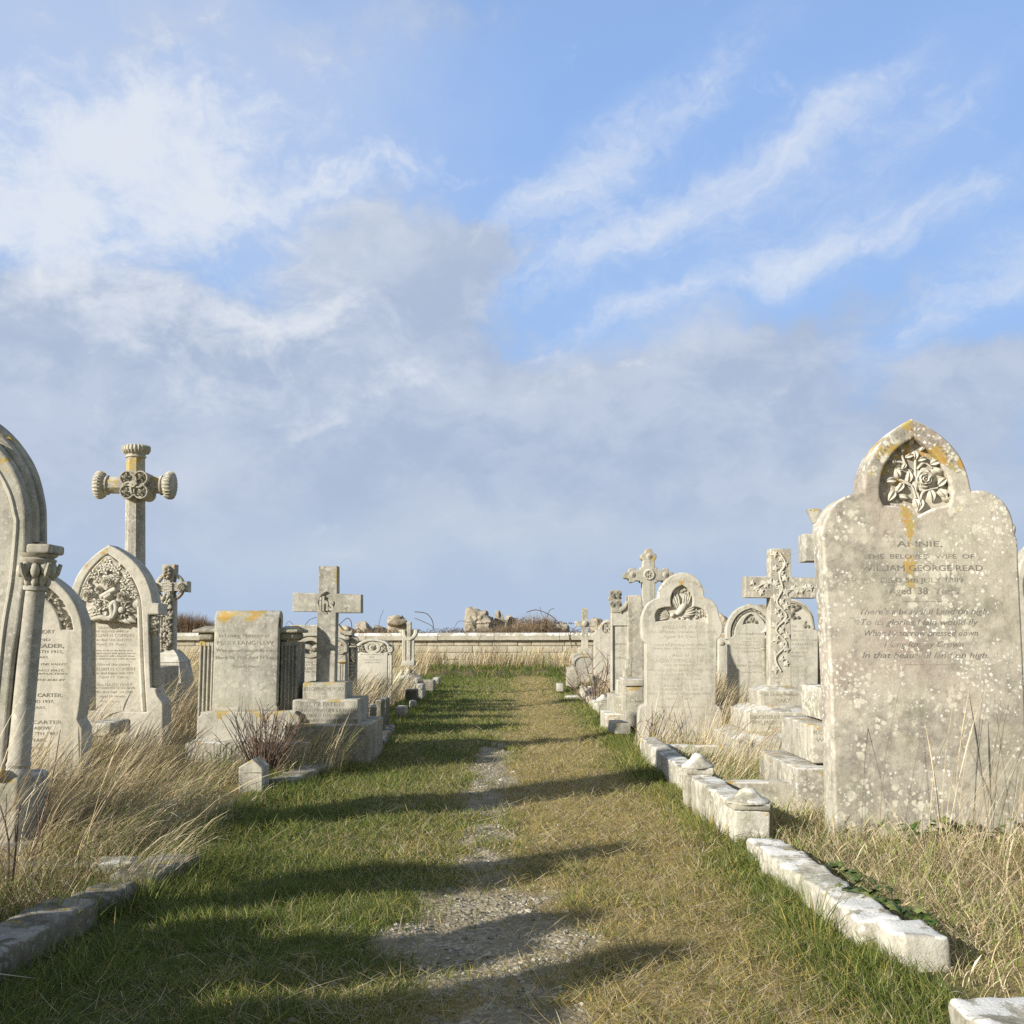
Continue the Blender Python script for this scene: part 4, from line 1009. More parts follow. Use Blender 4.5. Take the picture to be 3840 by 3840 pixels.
for body, x1, yc, h, w, kw in (('IN LOVING MEMORY', 495, 165, 34, 490, {}), ('OF ALICE AND', 455, 238, 22, 420, {}), ('JOHN READER,', 580, 293, 36, 500, {'bold': .012}), ('DIED JULY 5TH 1915,', 570, 346, 26, 480, {}), ('AGED 41 YEARS.', 440, 397, 18, 330, {}),
        ('WE LAID HIM IN THIS VALLEY', 605, 460, 18, 560, {'shear': .3}), ('HIS SUFFERINGS PAST,', 580, 516, 18, 500, {'shear': .3}), ('A MIND OF AFFLICTION', 605, 546, 16, 520, {'shear': .3}), ('CUT OFF IN THE BUD BY', 592, 602, 18, 520, {'shear': .3}),
        ('ALSO MARY CARTER.', 565, 740, 32, 560, {'bold': .012}), ('DIED JUNE 2ND 1937,', 488, 797, 26, 470, {}), ('AGED 70 YEARS.', 415, 852, 22, 360, {}), ('PETER CARTER', 560, 985, 30, 480, {'bold': .012}), ('SON OF THE ABOVE', 455, 1038, 26, 430, {}), ('DIED MAY 7TH 1987', 525, 1088, 26, 480, {}), ('AGED 83 YEARS.', 425, 1147, 26, 370, {}), ('NOW AT REST', 425, 1220, 22, 330, {'shear': .3})):
    tx.ptext('2', body, x1 - w, x1, yc, h, Y, **kw)
tx.build('lettering', M_LEAD, g)

# ---- the gothic headstone with the bouquet
Y = 8.9
g = thing('headstone', 'gothic pointed headstone filled with a deeply carved bouquet of flowers', 'headstone', base_of('1', 1010, 2600, Y))
cxp = 1000
R_ = [(985, 1165), (1095, 1225), (1215, 1320), (1305, 1440), (1360, 1570), (1385, 1690)]
L_ = [(632, 1640), (650, 1560), (695, 1445), (775, 1335), (870, 1243), (985, 1165)]
ol = outline('1', [[(600, 3000), (615, 1700)], [(615, 1700), (632, 1640)], L_, R_, [(1385, 1690), (1438, 1700)], [(1438, 1700), (1442, 1800)], [(1442, 1800), (1350, 1802)], [(1350, 1802), (1345, 1860), (1365, 2460)], [(1365, 2460), (1412, 2470)], [(1412, 2470), (1425, 2530), (1470, 2595), (1475, 2640)], [(1475, 2640), (1475, 3000)]], Y, 5)
iR = [(975, 1250), (1065, 1315), (1155, 1410), (1225, 1525), (1268, 1650), (1282, 1780)]
iL = [(705, 1700), (720, 1600), (765, 1470), (840, 1365), (910, 1295), (975, 1250)]
hole = outline('1', [[(700, 2670), (700, 1800), (705, 1700)], iL, iR, [(1282, 1780), (1300, 2250), (1325, 2680)], [(1325, 2680), (700, 2670)]], Y, 5)
b = MB().slab(ol, Y, .09, .012, [hole], 2).slab(ol, Y + .086, .14, .012)
b.build('body', M_PALE, g, 30)
b = MB()
mould = [(722, 2660), (722, 1800), (728, 1705)] + [(x + 18, y + 22) for x, y in iL[1:-1]] + [(975, 1278)] + [(x - 16, y + 22) for x, y in iR[1:]] + [(1280, 2250), (1302, 2670)]
b.tube(cat([lift('1', x, y, Y + .03) for x, y in mould], 5), .022, 8)
b.build('arch_moulding', M_PALE, g)
b = MB()
Yp = Y + .06
pn = outline('1', [[(760, 2700), (756, 1795)], [(756, 1795), (770, 1750), (800, 1728), (830, 1725)], [(830, 1725), (835, 1705)], [(835, 1705), (1190, 1700)], [(1190, 1700), (1195, 1725)], [(1195, 1725), (1225, 1735), (1250, 1765), (1258, 1800)], [(1258, 1800), (1290, 2700)]], Yp, 4)
fr = outline('1', [[(728, 2700), (728, 1700)], [(728, 1700), (1262, 1690)], [(1262, 1690), (1305, 2700)]], Yp, 3)
b.slab(fr, Yp, .03, .005, [pn]); b.build('panel_frame', M_PALE, g)
cv = MB(); Yb = Y + .035; k = .41408 / F * Y; random.seed(21)
back = outline('1', [iL, iR, [(1282, 1780), (1180, 1850), (830, 1850), (720, 1780)], [(720, 1780), (705, 1700)]], Yb, 5)
cv.slab(back, Yb + .002, .06, .004)
# dense bouquet: leaves behind, blooms in front
for i in range(24):
    t_ = random.random(); x = random.uniform(-1, 1); y = 1330 + 500 * t_
    x = 1000 + x * (60 + 420 * min(1, t_ * 1.7)) * (.5 if t_ < .95 else .4)
    if y > 1700: x = 830 + (x - 740) * .78
    X, Z = Q('1', x, y, Yb); a = math.atan2(1600 - y, x - 1000) + random.uniform(-.8, .8)
    cv.leaf(X, Z, a, random.uniform(75, 110) * k, random.uniform(26, 36) * k, Yb - random.uniform(0, .008), .020)
for x, y, r in ((985, 1505, 78), (805, 1620, 64), (1118, 1635, 68), (905, 1570, 44)):
    X, Z = Q('1', x, y, Yb); cv.rose(X, Z, r * k, Yb - .010, .036, 6)
X, Z = Q('1', 1115, 1757, Yb); cv.daisy(X, Z, 88 * k, Yb - .010, .032, 11)
for x, y in ((930, 1380), (1030, 1380), (1070, 1400), (895, 1480), (985, 1320), (1045, 1480), (1140, 1490), (1190, 1550), (1125, 1550), (880, 1690), (890, 1770), (965, 1720), (1215, 1620), (850, 1440), (960, 1400), (1000, 1620), (1040, 1590), (1175, 1440), (800, 1540)):
    X, Z = Q('1', x, y, Yb)
    for q in range(4):
        cv.leaf(X, Z, q * 1.6 + random.random(), random.uniform(42, 56) * k, 24 * k, Yb - .008, .024)
    cv.ball((X, Yb - .026, Z), (11 * k, .012, 11 * k))
for pts in ([(1000, 1850), (1030, 1800), (1020, 1720), (1055, 1690), (1065, 1760), (1030, 1830)], [(860, 1840), (930, 1825), (980, 1835), (1030, 1825)], [(930, 1640), (1000, 1600), (1060, 1570)], [(960, 1650), (1020, 1610)]):
    cv.tube(cat([lift('1', *p, Yb, .035) for p in pts], 5), .022, 8)
cv.build('bouquet_carving', M_CARVE, g, 60)
Bt = P3('1', 1398, 1812, Y + .08); At = P3('2', 1410, 715, Y + .08); w = 44 * k
o = MB().lathe(At, Bt, [(0, w * 1.1), (.02, w * 1.2), (.045, w * 1.05), (.06, w * .8), (.075, w * .8), (.09, w * 1.1), (.11, w * 1.1), (.125, w), (.85, w), (.852, w * 1.2), (.868, w * 1.2), (.872, w * .9), (.95, w * 1.15), (1, w * 1.3)], 20).build('column', M_GREY, g)
cv = MB()
for i in range(9): cv.rose(Bt.x + (i % 3 - 1) * .032, Bt.z - .03 - .05 * (i // 3), .03, Bt.y - w * .8, .03, 5)
scroll(cv, Bt.x + .01, Bt.z - .06, .045, Bt.y - w * 1.15, 2, .012)
cv.build('capital', M_CARVEG, o, 60)
tx = MB()
for body, x0, x1, yc, h, kw in (('In Loving Memory of', 815, 1212, 82, 28, {}), ('SARAH ANN', 888, 1128, 130, 26, {}), ('THE BELOVED WIFE OF', 850, 1165, 162, 18, {}), ('WILLIAM H. COMBEN', 815, 1205, 198, 28, {}), ('Who died Oct. 2nd 1919', 828, 1188, 238, 22, {}), ('Aged 32 Years.', 865, 1155, 278, 22, {}), ('. . .', 970, 1070, 308, 8, {}),
        ('Asleep in Jesus far from thee', 840, 1200, 335, 14, {}), ('thy kindred and their graves may be', 830, 1225, 360, 14, {}), ('but thine is still a blessed sleep', 845, 1215, 385, 14, {}), ('from which none ever wakes to weep', 830, 1225, 410, 14, {}), ('Also of the above', 870, 1172, 460, 24, {}), ('WILLIAM H. COMBEN', 822, 1218, 503, 28, {}), ('Who died August 26th 1955', 830, 1205, 540, 22, {}), ('Aged 77 Years.', 890, 1160, 575, 20, {}),
        ('Also HAZEL MARY', 860, 1195, 645, 28, {}), ('ONLY DAUGHTER OF THE ABOVE', 835, 1222, 675, 16, {}), ('Who died Sept. 1st 1920', 840, 1200, 710, 20, {}), ('Aged 10 Months', 900, 1135, 750, 20, {}), ('At rest', 900, 1080, 795, 18, {})):
    tx.ptext('2', body, x0, x1, yc, h, Y + .086, depth=.002, **kw)
tx.build('lettering', M_CUTP_SHADE, g)

# ---- tall cross with flared drum ends
Y = 11.4
g = thing('stone_cross', 'very tall eight-sided cross with drum-shaped ends and a carved four-lobed centre', 'grave cross', base_of('1', 1215, 2700, Y), 'stone crosses on steps')
k = .41408 / F * Y
def ctr(x, y): X, Z = Q('1', x, y, Y); return Vector((X, Y, Z))
b = MB()
b.lathe(ctr(1216, 2750), ctr(1228, 500), [(0, 98 * k), (1, 84 * k)], 8, PI / 8)
b.lathe(ctr(1225, 760), ctr(1230, 372), [(0, 84 * k), (1, 82 * k)], 8, PI / 8)
b.lathe(ctr(980, 627), ctr(1470, 627), [(0, 80 * k), (1, 80 * k)], 8, PI / 8)
b.build('shaft', M_GREY, g, 20)
for A_, B_ in ((ctr(1231, 380), ctr(1233, 268)), (ctr(985, 627), ctr(872, 625)), (ctr(1458, 627), ctr(1577, 630))):
    b = MB().lathe(A_, B_, [(0, 84 * k), (.02, 92 * k), (.14, 92 * k), (.17, 84 * k), (.3, 84 * k), (.4, 100 * k), (.55, 124 * k), (.8, 124 * k), (.95, 112 * k), (1, 100 * k)], 16)
    ax = (B_ - A_).normalized(); uu = ax.cross(Vector((0, 1, 0))).normalized(); ww = ax.cross(uu)
    for i in range(24):
        a = 2 * PI * i / 24; n = uu * math.cos(a) + ww * math.sin(a); c = A_ + (B_ - A_) * .68 + n * 113 * k
        pts = [c + ax * (-34 * k) + n * -6 * k, c + ax * (-10 * k) + n * 9 * k, c + ax * (18 * k) + n * 9 * k, c + ax * 30 * k + n * -1 * k]
        b.tube(pts, 8 * k, 6)
    b.build('drum_end', M_SPOT, g, 50)
b = MB(); cx_, cy_ = 1208, 622
lob = [(cx_ + sx * 62 + 66 * math.cos(a), cy_ + sy * 62 + 66 * math.sin(a)) for sx, sy, a0 in ((1, -1, -PI * .75), (1, 1, -PI * .25), (-1, 1, PI * .25), (-1, -1, PI * .75)) for a in np.linspace(a0 + .1, a0 + 1.5 * PI - .1, 14)]
lob = [(cx_ + sx * 62 + 66 * math.cos(a), cy_ + sy * 62 + 66 * math.sin(a)) for sx, sy, mid_ in ((1, -1, -PI / 4), (1, 1, PI / 4), (-1, 1, PI * .75), (-1, -1, PI * 1.25)) for a in np.linspace(mid_ - 1.75, mid_ + 1.75, 14)]
Yq = Y - .17; kq = .41408 / F * Yq
olq = [Q('1', *p, Yq) for p in lob]
holes = [[Q('1', cx_ + sx * 62 + 54 * math.cos(a), cy_ + sy * 62 + 54 * math.sin(a), Yq) for a in np.linspace(0, 2 * PI, 16, endpoint=False)] for sx, sy in ((1, 1), (1, -1), (-1, 1), (-1, -1))]
b.slab(olq, Yq, .025, .006, holes).slab(olq, Yq + .022, .27, .008)
b.build('quatrefoil', M_GREY, g)
cv = MB()
for sx, sy in ((1, 1), (1, -1), (-1, 1), (-1, -1)):
    X, Z = Q('1', cx_ + sx * 70, cy_ + sy * 68, Yq); cv.daisy(X, Z, 36 * kq, Yq + .022, .035, 7); cv.rose(X, Z, 20 * kq, Yq + .006, .03, 5)
    for q in range(5): cv.leaf(X, Z, q * 1.3 + sx, 52 * kq, 15 * kq, Yq + .022, .025)
X, Z = Q('1', cx_, cy_, Yq)
scroll(cv, X, Z, 30 * kq, Yq - .005, 1.5, .02)
for q in range(4): cv.tube(cat([(X + rr_ * kq * math.cos(q * PI / 2 + .5 + rr_ * .012), Yq, Z + rr_ * kq * math.sin(q * PI / 2 + .5 + rr_ * .012)) for rr_ in (25, 45, 65, 80)], 4), .014, 6)
cv.build('flower_carving', M_CARVEG, g, 60)
MB().box(g.location.x - .5, g.location.x + .5, Y - .5, Y + .5, -.1, .3, r=.01).box(g.location.x - .35, g.location.x + .35, Y - .35, Y + .35, .3, .6, r=.01).build('step', M_GREY, g)

# ---- celtic cross
Y = 12.2
g = thing('celtic_cross', 'slim ringed cross with knotwork and vine carving on a tapered base', 'celtic cross', base_of('1', 1520, 2700, Y), 'stone crosses on steps')
k = .41408 / F * Y
X, Z = Q('1', 1522, 1545, Y); R0 = 132 * k
b = MB().slab([Q('1', *p, Y) for p in ((1458, 2125), (1472, 1680), (1486, 1600), (1470, 1585), (1352, 1598), (1352, 1498), (1470, 1512), (1486, 1495), (1468, 1420), (1468, 1345), (1582, 1343), (1580, 1420), (1560, 1495), (1576, 1510), (1697, 1495), (1697, 1595), (1576, 1583), (1560, 1600), (1572, 1680), (1566, 2125))], Y, .15, .006)
ring = [(X + R0 * math.cos(a), Z + R0 * math.sin(a)) for a in np.linspace(0, 2 * PI, 48, endpoint=False)]
ring_i = [(X + R0 * .80 * math.cos(a), Z + R0 * .80 * math.sin(a)) for a in np.linspace(0, 2 * PI, 48, endpoint=False)]
b.slab(ring, Y + .03, .09, .006, [ring_i]); b.build('cross', M_SPOT, g)
cv = MB()
for dx_ in (-22, -7, 8, 23): cv.tube([lift('1', 1514 + dx_, 1640, Y, .004), lift('1', 1514 + dx_, 1480, Y, .004)], .014, 6)
for dy_ in (-40, -15, 15, 40): cv.tube(cat([lift('1', *p, Y, .008) for p in ((1470, 1545 + dy_ * .7), (1500, 1550 + dy_), (1530, 1545 + dy_), (1560, 1550 + dy_ * .7))], 4), .013, 6)
cv.tube([lift('1', 1458, 1660, Y), lift('1', 1462, 2100, Y)], .012, 6); cv.tube([lift('1', 1568, 1660, Y), lift('1', 1564, 2100, Y)], .012, 6)
random.seed(4)
for i in range(34):
    y = 1660 + 440 * i / 34; X1_, Z1_ = Q('1', 1513 + random.uniform(-20, 20), y, Y)
    if i % 3: cv.leaf(X1_, Z1_, random.uniform(0, 6.3), random.uniform(45, 60) * k, 18 * k, Y, .045)
    else: [cv.ball((X1_ + random.uniform(-.05, .05), Y - .02, Z1_ + random.uniform(-.05, .05)), (.024, .03, .024), 0, 8, 5) for _ in range(5)]
for x, y in ((1520, 1390), (1520, 1420), (1640, 1545), (1655, 1555), (1390, 1550), (1405, 1545), (1510, 1450)):
    X1_, Z1_ = Q('1', x, y, Y)
    for q in range(5): cv.leaf(X1_, Z1_, q * 1.26, 36 * k, 15 * k, Y, .04)
cv.build('vine_carving', M_CARVEG, g, 60)
b = MB(); Yf = Y
def frust(c, xa0, xb0, y0, xa1, xb1, y1, YY, dep0, dep1):
    (a, z0), (b_, _) = Q(c, xa0, y0, YY), Q(c, xb0, y0, YY); (e, z1), (f, _) = Q(c, xa1, y1, YY), Q(c, xb1, y1, YY)
    m0, m1 = YY + .1, YY + .1
    v = [(a, m0 - dep0, z0), (b_, m0 - dep0, z0), (b_, m0 + dep0, z0), (a, m0 + dep0, z0), (e, m1 - dep1, z1), (f, m1 - dep1, z1), (f, m1 + dep1, z1), (e, m1 + dep1, z1)]
    return v, [(0, 1, 5, 4), (1, 2, 6, 5), (2, 3, 7, 6), (3, 0, 4, 7), (4, 5, 6, 7), (3, 2, 1, 0)]
for args in ((1430, 1612, 370, 1455, 1575, 330, Y, .15, .11), (1400, 1655, 440, 1420, 1625, 392, Y, .22, .16), (1420, 1625, 392, 1430, 1612, 370, Y, .16, .15), (1320, 1720, 900, 1392, 1648, 440, Y, .32, .21)):
    b.add(*frust('2', *args))
b.build('base', M_PALE, g, 25)

# ---- scroll monument with fluted pilasters
Y = 7.95
g = thing('scroll_monument', 'stone scroll tablet with orange lichen hung between two fluted pilasters', 'monument', base_of('3', 650, 1500, Y))
b = MB(); X0, Zt = Q('3', 396, 505, Y); X1, Zb = Q('3', 846, 1170, Y)
rr = .075
b.box(X0, X1, Y, Y + .07, Zb, Zt, r=.012, step=.1)
b.lathe((X0, Y + rr, Zt - .03), (X1, Y + rr, Zt - .03), [(0, rr * .96), (.01, rr), (.99, rr), (1, rr * .96)], 22)
b.lathe((X0, Y + .045, Zb), (X1, Y + .045, Zb), [(0, .043), (.01, .045), (.99, .045), (1, .043)], 16)
b.build('scroll', M_GREY, g, 40)
tx = MB()
for body, x0, x1, yc, h in (('In Loving Memory of', 425, 795, 642, 28), ('MARY LANGFLEW', 415, 822, 695, 30), ('Who passed peacefully away', 405, 842, 750, 24), ('March 5th 1934. Aged 74 Years', 405, 840, 802, 24), ('Rest in Peace', 530, 720, 866, 20)):
    tx.ptext('3', body, x0, x1, yc, h, Y)
tx.build('lettering', M_CUT_SHADE, g)
Yp = Y + .10
def pilaster(xa, xb, side):
    b = MB(); X0, Z1 = Q('3', xa, 690, Yp); X1, Z0 = Q('3', xb, 1240, Yp)
    n = 4; w = (X1 - X0); pts = [(X0, Z0)]
    b.box(X0, X1, Yp + .014, Yp + .30, Z0, Z1, r=.006, step=.1)
    fl = w / (n * 2 + 1)
    for i in range(n + 1): b.box(X0 + 2 * i * fl, X0 + (2 * i + 1) * fl, Yp, Yp + .03, Z0, Z1, r=.005, step=.2)
    b.box(X0, X1, Yp + .003, Yp + .027, Z1 - .03, Z1 + .004, r=.002, step=.2)
    o = b.build('pilaster', M_GREY, g)
    c = MB(); Xc0, Zc1 = Q('3', xa - 38, 600, Yp); Xc1, Zc0 = Q('3', xb + 24, 668, Yp)
    c.box(Xc0, Xc1, Yp - .06, Yp + .36, Zc0 + .045, Zc1, r=.012, step=.1)
    c.box(Xc0 + .03, Xc1 - .03, Yp - .035, Yp + .33, Zc0 - .012, Zc0 + .05, r=.025, step=.1)
    c.add([(Xc0 + .01, Yp - .05, Zc1 - .003), (Xc1 - .01, Yp - .05, Zc1 - .003), (Xc1 - .01, Yp + .35, Zc1 - .003), (Xc0 + .01, Yp + .35, Zc1 - .003), ((Xc0 + Xc1) / 2 - .05, Yp + .15, Zc1 + .028), ((Xc0 + Xc1) / 2 + .05, Yp + .15, Zc1 + .028)],
          [(0, 1, 5, 4), (1, 2, 5), (2, 3, 4, 5), (3, 0, 4)])
    c.build('capital', M_BROWN, o)
pilaster(288, 400, -1); pilaster(878, 986, 1)
b = MB(); X0, Z0 = Q('3', 395, 1240, Yp + .08); X1, Z1 = Q('3', 885, 640, Yp + .08)
b.box(X0, X1, Yp + .08, Yp + .28, Z0, Z1, r=.006, step=.1).build('back_panel', M_GREY, g)
b = MB().slab(outline('3', [[(250, 1800), (250, 1405)], [(250, 1405), (262, 1380), (268, 1240)], [(268, 1240), (290, 1222), (292, 1200)], [(292, 1200), (985, 1192)], [(985, 1192), (988, 1212), (1012, 1232)], [(1012, 1232), (1018, 1385), (1032, 1405)], [(1032, 1405), (1032, 1800)]], Y - .06), Y - .06, .5, .01)
b.build('plinth', M_GREY, g)
MB().pbox('3', 180, 1418, 1082, 1900, Y - .24, .85, r=.015, amp=.004).build('step', M_SPOT, g)

# ---- plain cross with the sacred monogram
Y = 7.85; Yc = 8.2
g = thing('stone_cross', 'plain square-armed cross with a carved ihs monogram on three square blocks by the path', 'grave cross', base_of('3', 1240, 1540, Y + .25), 'stone crosses on steps')
cr = [Q('3', *p, Yc) for p in ((1128, 1010), (1140, 472), (959, 468), (962, 333), (1146, 337), (1150, 140), (1282, 140), (1282, 340), (1456, 346), (1456, 480), (1276, 480), (1264, 1010))]
vesL = outline('3', [[(1206, 325), (1172, 350), (1152, 385), (1148, 415), (1160, 450), (1182, 475), (1208, 492)], [(1208, 492), (1240, 470), (1260, 440), (1268, 410), (1264, 380), (1242, 345), (1206, 325)]], Yc, 4)
MB().slab(cr, Yc, .022, .005, [vesL]).slab(cr, Yc + .0205, .11, .005).build('cross', M_GREY, g)
k = .5176 / F * Yc; X, Z = Q('3', 1208, 408, Yc + .02)
t_ = MB().text('ihs', X, Z - .002, Yc + .0205, 104 * k, 98 * k, depth=.019, bold=.035)
t_.tube(cat([lift('3', *p, Yc + .012) for p in ((1206, 330), (1176, 353), (1157, 387), (1153, 415), (1164, 447), (1185, 470), (1208, 486))], 4), .006, 6)
t_.build('monogram', M_CARVEG, g)
MB().pbox('3', 1034, 985, 1345, 1125, Yc - .14, .36, r=.012, amp=.002).build('step', M_GREY, g)
o = MB().pbox('3', 960, 1110, 1435, 1300, Yc - .26, .58, r=.012, amp=.002).build('step', M_GREY, g)
MB().ptext('3', 'IN LOVING MEMORY', 1040, 1335, 1030, 28, Yc - .14).ptext('3', 'OF', 1175, 1205, 1065, 18, Yc - .14).ptext('3', 'PERCY R PATTEN', 1010, 1325, 1140, 30, Yc - .26).ptext('3', 'BELOVED SON OF B & R PATTEN', 1000, 1428, 1185, 26, Yc - .26).ptext('3', 'DIED NOV 11 1918 AGED 26 YEARS', 1010, 1425, 1220, 22, Yc - .26).ptext('3', 'IN THE MIDST OF LIFE WE ARE IN DEATH', 1020, 1420, 1258, 16, Yc - .26).build('lettering', M_CUT_SHADE, o)
o = MB().pbox('3', 900, 1292, 1512, 1700, Yc - .40, .82, r=.014, amp=.003).build('step', M_BROWN, g)
MB().ptext('3', 'ALSO OF RICHARD PATTEN', 1090, 1480, 1350, 20, Yc - .40).ptext('3', 'WHO DIED MAY 1931', 1120, 1440, 1395, 20, Yc - .40).ptext('3', 'AGED 61 YEARS', 1160, 1420, 1440, 20, Yc - .40).build('lettering', M_CUT_SHADE, o)

# ---- headstone with clasped hands behind that cross
Y = 11.2
g = thing('headstone', 'wide headstone with clasped hands in a roundel and spiral scrolls, behind the plain cross', 'headstone', base_of('a', 440, 1100, Y))
cxa = 445
ol = outline('a', [[(70, 1500), (70, 840)], [(70, 840), (48, 800), (45, 740), (70, 670), (130, 625), (215, 610)], [(215, 610), (330, 570), (445, 560), (560, 570), (675, 610)], [(675, 610), (760, 625), (820, 670), (842, 740), (835, 800), (800, 838)], [(800, 838), (830, 880), (830, 1500)]], Y, 5)
k = .3106 / F * Y; X, Z = Q('a', 400, 735, Y)
hole = [(X + 128 * k * math.cos(a), Z + 100 * k * math.sin(a)) for a in np.linspace(0, 2 * PI, 32, endpoint=False)]
MB().slab(ol, Y, .04, .008, [hole]).slab(ol, Y + .037, .1, .008).build('body', M_GREY, g)
cv = MB()
for rx in (140, 118): cv.tube([(X + rx * k * math.cos(a), Y - .004, Z + rx * .79 * k * math.sin(a)) for a in np.linspace(0, 2 * PI, 33)], .016, 6)
cv.ball((X - 25 * k, Y + .01, Z + 5 * k), (70 * k, .03, 34 * k), -.35); cv.ball((X + 45 * k, Y + .01, Z - 8 * k), (62 * k, .03, 30 * k), .3)
for i in range(4): cv.tube([(X - 5 * k + i * 15 * k, Y - .02, Z + 2 * k - i * 3 * k), (X + 12 * k + i * 15 * k, Y - .026, Z - 22 * k), (X + 22 * k + i * 14 * k, Y - .012, Z - 48 * k + i * 3 * k)], .0085, 6)
for xx, sg in ((770, 1), (120, -1)):
    Xs, Zs = Q('a', xx, 760, Y); scroll(cv, Xs, Zs, 55 * k, Y - .003, 2.3, .014, sg, PI / 2)
for i in range(16):
    Xs, Zs = Q('a', (240, 610)[i % 2] + random.uniform(-25, 25), 690 + random.uniform(-20, 140), Y); cv.leaf(Xs, Zs, random.uniform(0, 6.3), 40 * k, 12 * k, Y, .025)
cv.tube(cat([lift('a', *p, Y, .004) for p in ((60, 790), (60, 700), (130, 640), (220, 625), (330, 588), (445, 578), (560, 588), (670, 625), (760, 640), (825, 700), (828, 790))], 5), .022, 6)
cv.build('handshake_carving', M_CARVEG, g, 60)
for xx in (742, 100):
    b = MB()
    for i in range(3): b.pbox('a', xx + i * 28, 930, xx + i * 28 + 16, 1300, Y - .02, .03, r=.004, step=.3)
    b.pbox('a', xx - 22, 898, xx + 85, 918, Y - .03, .05, r=.01, step=.2)
    b.build('pilaster', M_GREY, g)
tx = MB()
for body, x0, x1, yc, h in (('In Loving Memory', 225, 640, 905, 30), ('of MARY ANN wife of', 240, 630, 945, 24), ('WILLIAM STONE', 228, 640, 985, 32), ('Died 8th March 1901', 240, 620, 1025, 24)): tx.ptext('a', body, x0, x1, yc, h, Y)
tx.build('lettering', M_CUT_SHADE, g)
g = thing('headstone', 'flat-topped stone slab with white lichen discs rising behind the clasped hands', 'headstone', base_of('a', 310, 1100, 12.1))
MB().pbox('a', 148, 462, 640, 1400, 12.1, .2, r=.02, amp=.003).build('body', M_SPOT, g)

Y = 13.2
g = thing('headstone', 'ornate headstone with a swan-neck pediment and carved side bracket, behind the plain cross', 'headstone', base_of('a', 700, 1100, Y))
ol = outline('a', [[(500, 1500), (500, 620)], [(500, 620), (560, 600), (620, 540), (650, 470)], [(650, 470), (735, 462)], [(735, 462), (780, 520), (840, 555), (905, 556)], [(905, 556), (905, 590)], [(905, 590), (868, 600), (862, 650)], [(862, 650), (862, 1500)]], Y, 5)
MB().slab(ol, Y, .2, .01).build('body', M_GREY, g)
cv = MB(); k = .3106 / F * Y
cv.tube(cat([lift('a', *p, Y, .01) for p in ((735, 475), (780, 528), (840, 562), (900, 568))], 4), .03, 6)
for i in range(6):
    X, Z = Q('a', 750 + i * 12, 545 + (i % 2) * 18, Y); cv.leaf(X, Z, i, 40 * k, 12 * k, Y, .03)
cv.pbox('a', 722, 600, 872, 650, Y - .06, .2, r=.03, step=.2)
Xs, Zs = Q('a', 922, 655, Y + .05); scroll(cv, Xs, Zs, .055, Y + .03, 2, .018); cv.lathe((Xs, Y + .15, Zs), (Xs, Y + .02, Zs), [(0, .05), (1, .05)], 14)
for i in range(14):
    X, Z = Q('a', 915 + random.uniform(-18, 18), 700 + i * 14, Y + .05); cv.rose(X, Z, .035, Y + .05, .03, 5)
for i in range(5): cv.lathe(P3('a', 892, 900 + i * 40, Y + .08), P3('a', 890, 938 + i * 40, Y + .08), [(0, .02), (.2, .035), (.8, .035), (1, .02)], 10)
cv.pbox('a', 868, 715, 955, 735, Y, .2, r=.02, step=.2); cv.pbox('a', 872, 740, 945, 1500, Y + .08, .12, r=.01, step=.3)
cv.build('bracket_carving', M_CARVEG, g, 55)

# ---- low arched headstone with an oval
Y = 14.2
g = thing('headstone', 'low scroll-shouldered headstone with an oval carving, deep in dry grass', 'headstone', base_of('a', 1150, 1150, Y))
ol = outline('a', [[(925, 1500), (930, 820)], [(930, 820), (918, 780), (922, 735), (960, 705)], [(960, 705), (1030, 655), (1150, 626), (1290, 650), (1350, 695)], [(1350, 695), (1390, 715), (1402, 755), (1385, 795), (1378, 815)], [(1378, 815), (1378, 1500)]], Y, 5)
MB().slab(ol, Y, .14, .012).build('body', M_PALE, g)
cv = MB(); k = .3106 / F * Y; X, Z = Q('a', 1150, 735, Y)
for rx in (82, 66): cv.tube([(X + rx * k * math.cos(a), Y - .004, Z + rx * .75 * k * math.sin(a)) for a in np.linspace(0, 2 * PI, 29)], .012, 6)
cv.rose(X, Z, 44 * k, Y, .03)
for xx, sg in ((1360, 1), (950, -1)): Xs, Zs = Q('a', xx, 755, Y); scroll(cv, Xs, Zs, 38 * k, Y - .003, 2, .014, sg, PI / 2)
for i in range(18):
    Xs, Zs = Q('a', (1020, 1280)[i % 2] + random.uniform(-45, 35), 745 + random.uniform(-38, 32), Y); cv.leaf(Xs, Zs, random.uniform(0, 6.3), 34 * k, 11 * k, Y, .03)
cv.tube(cat([lift('a', *p, Y, .006) for p in ((965, 720), (1035, 670), (1150, 642), (1285, 666), (1345, 708))], 5), .02, 6)
cv.pbox('a', 970, 800, 1322, 1500, Y - .02, .03, r=.006, step=.3)
for xx in (1340, 1362): cv.pbox('a', xx, 830, xx + 12, 1500, Y - .02, .03, r=.004, step=.3)
cv.build('scroll_carving', M_CARVE, g, 60)
tx = MB()
for body, x0, x1, yc, h in (('IN LOVING MEMORY OF', 1005, 1285, 818, 16), ('MARY', 1105, 1180, 850, 20), ('the beloved wife of', 1040, 1260, 882, 14), ('EDWARD STONE', 1060, 1240, 915, 16)): tx.ptext('a', body, x0, x1, yc, h, Y - .02)
tx.build('lettering', M_CUTP_SHADE, g)

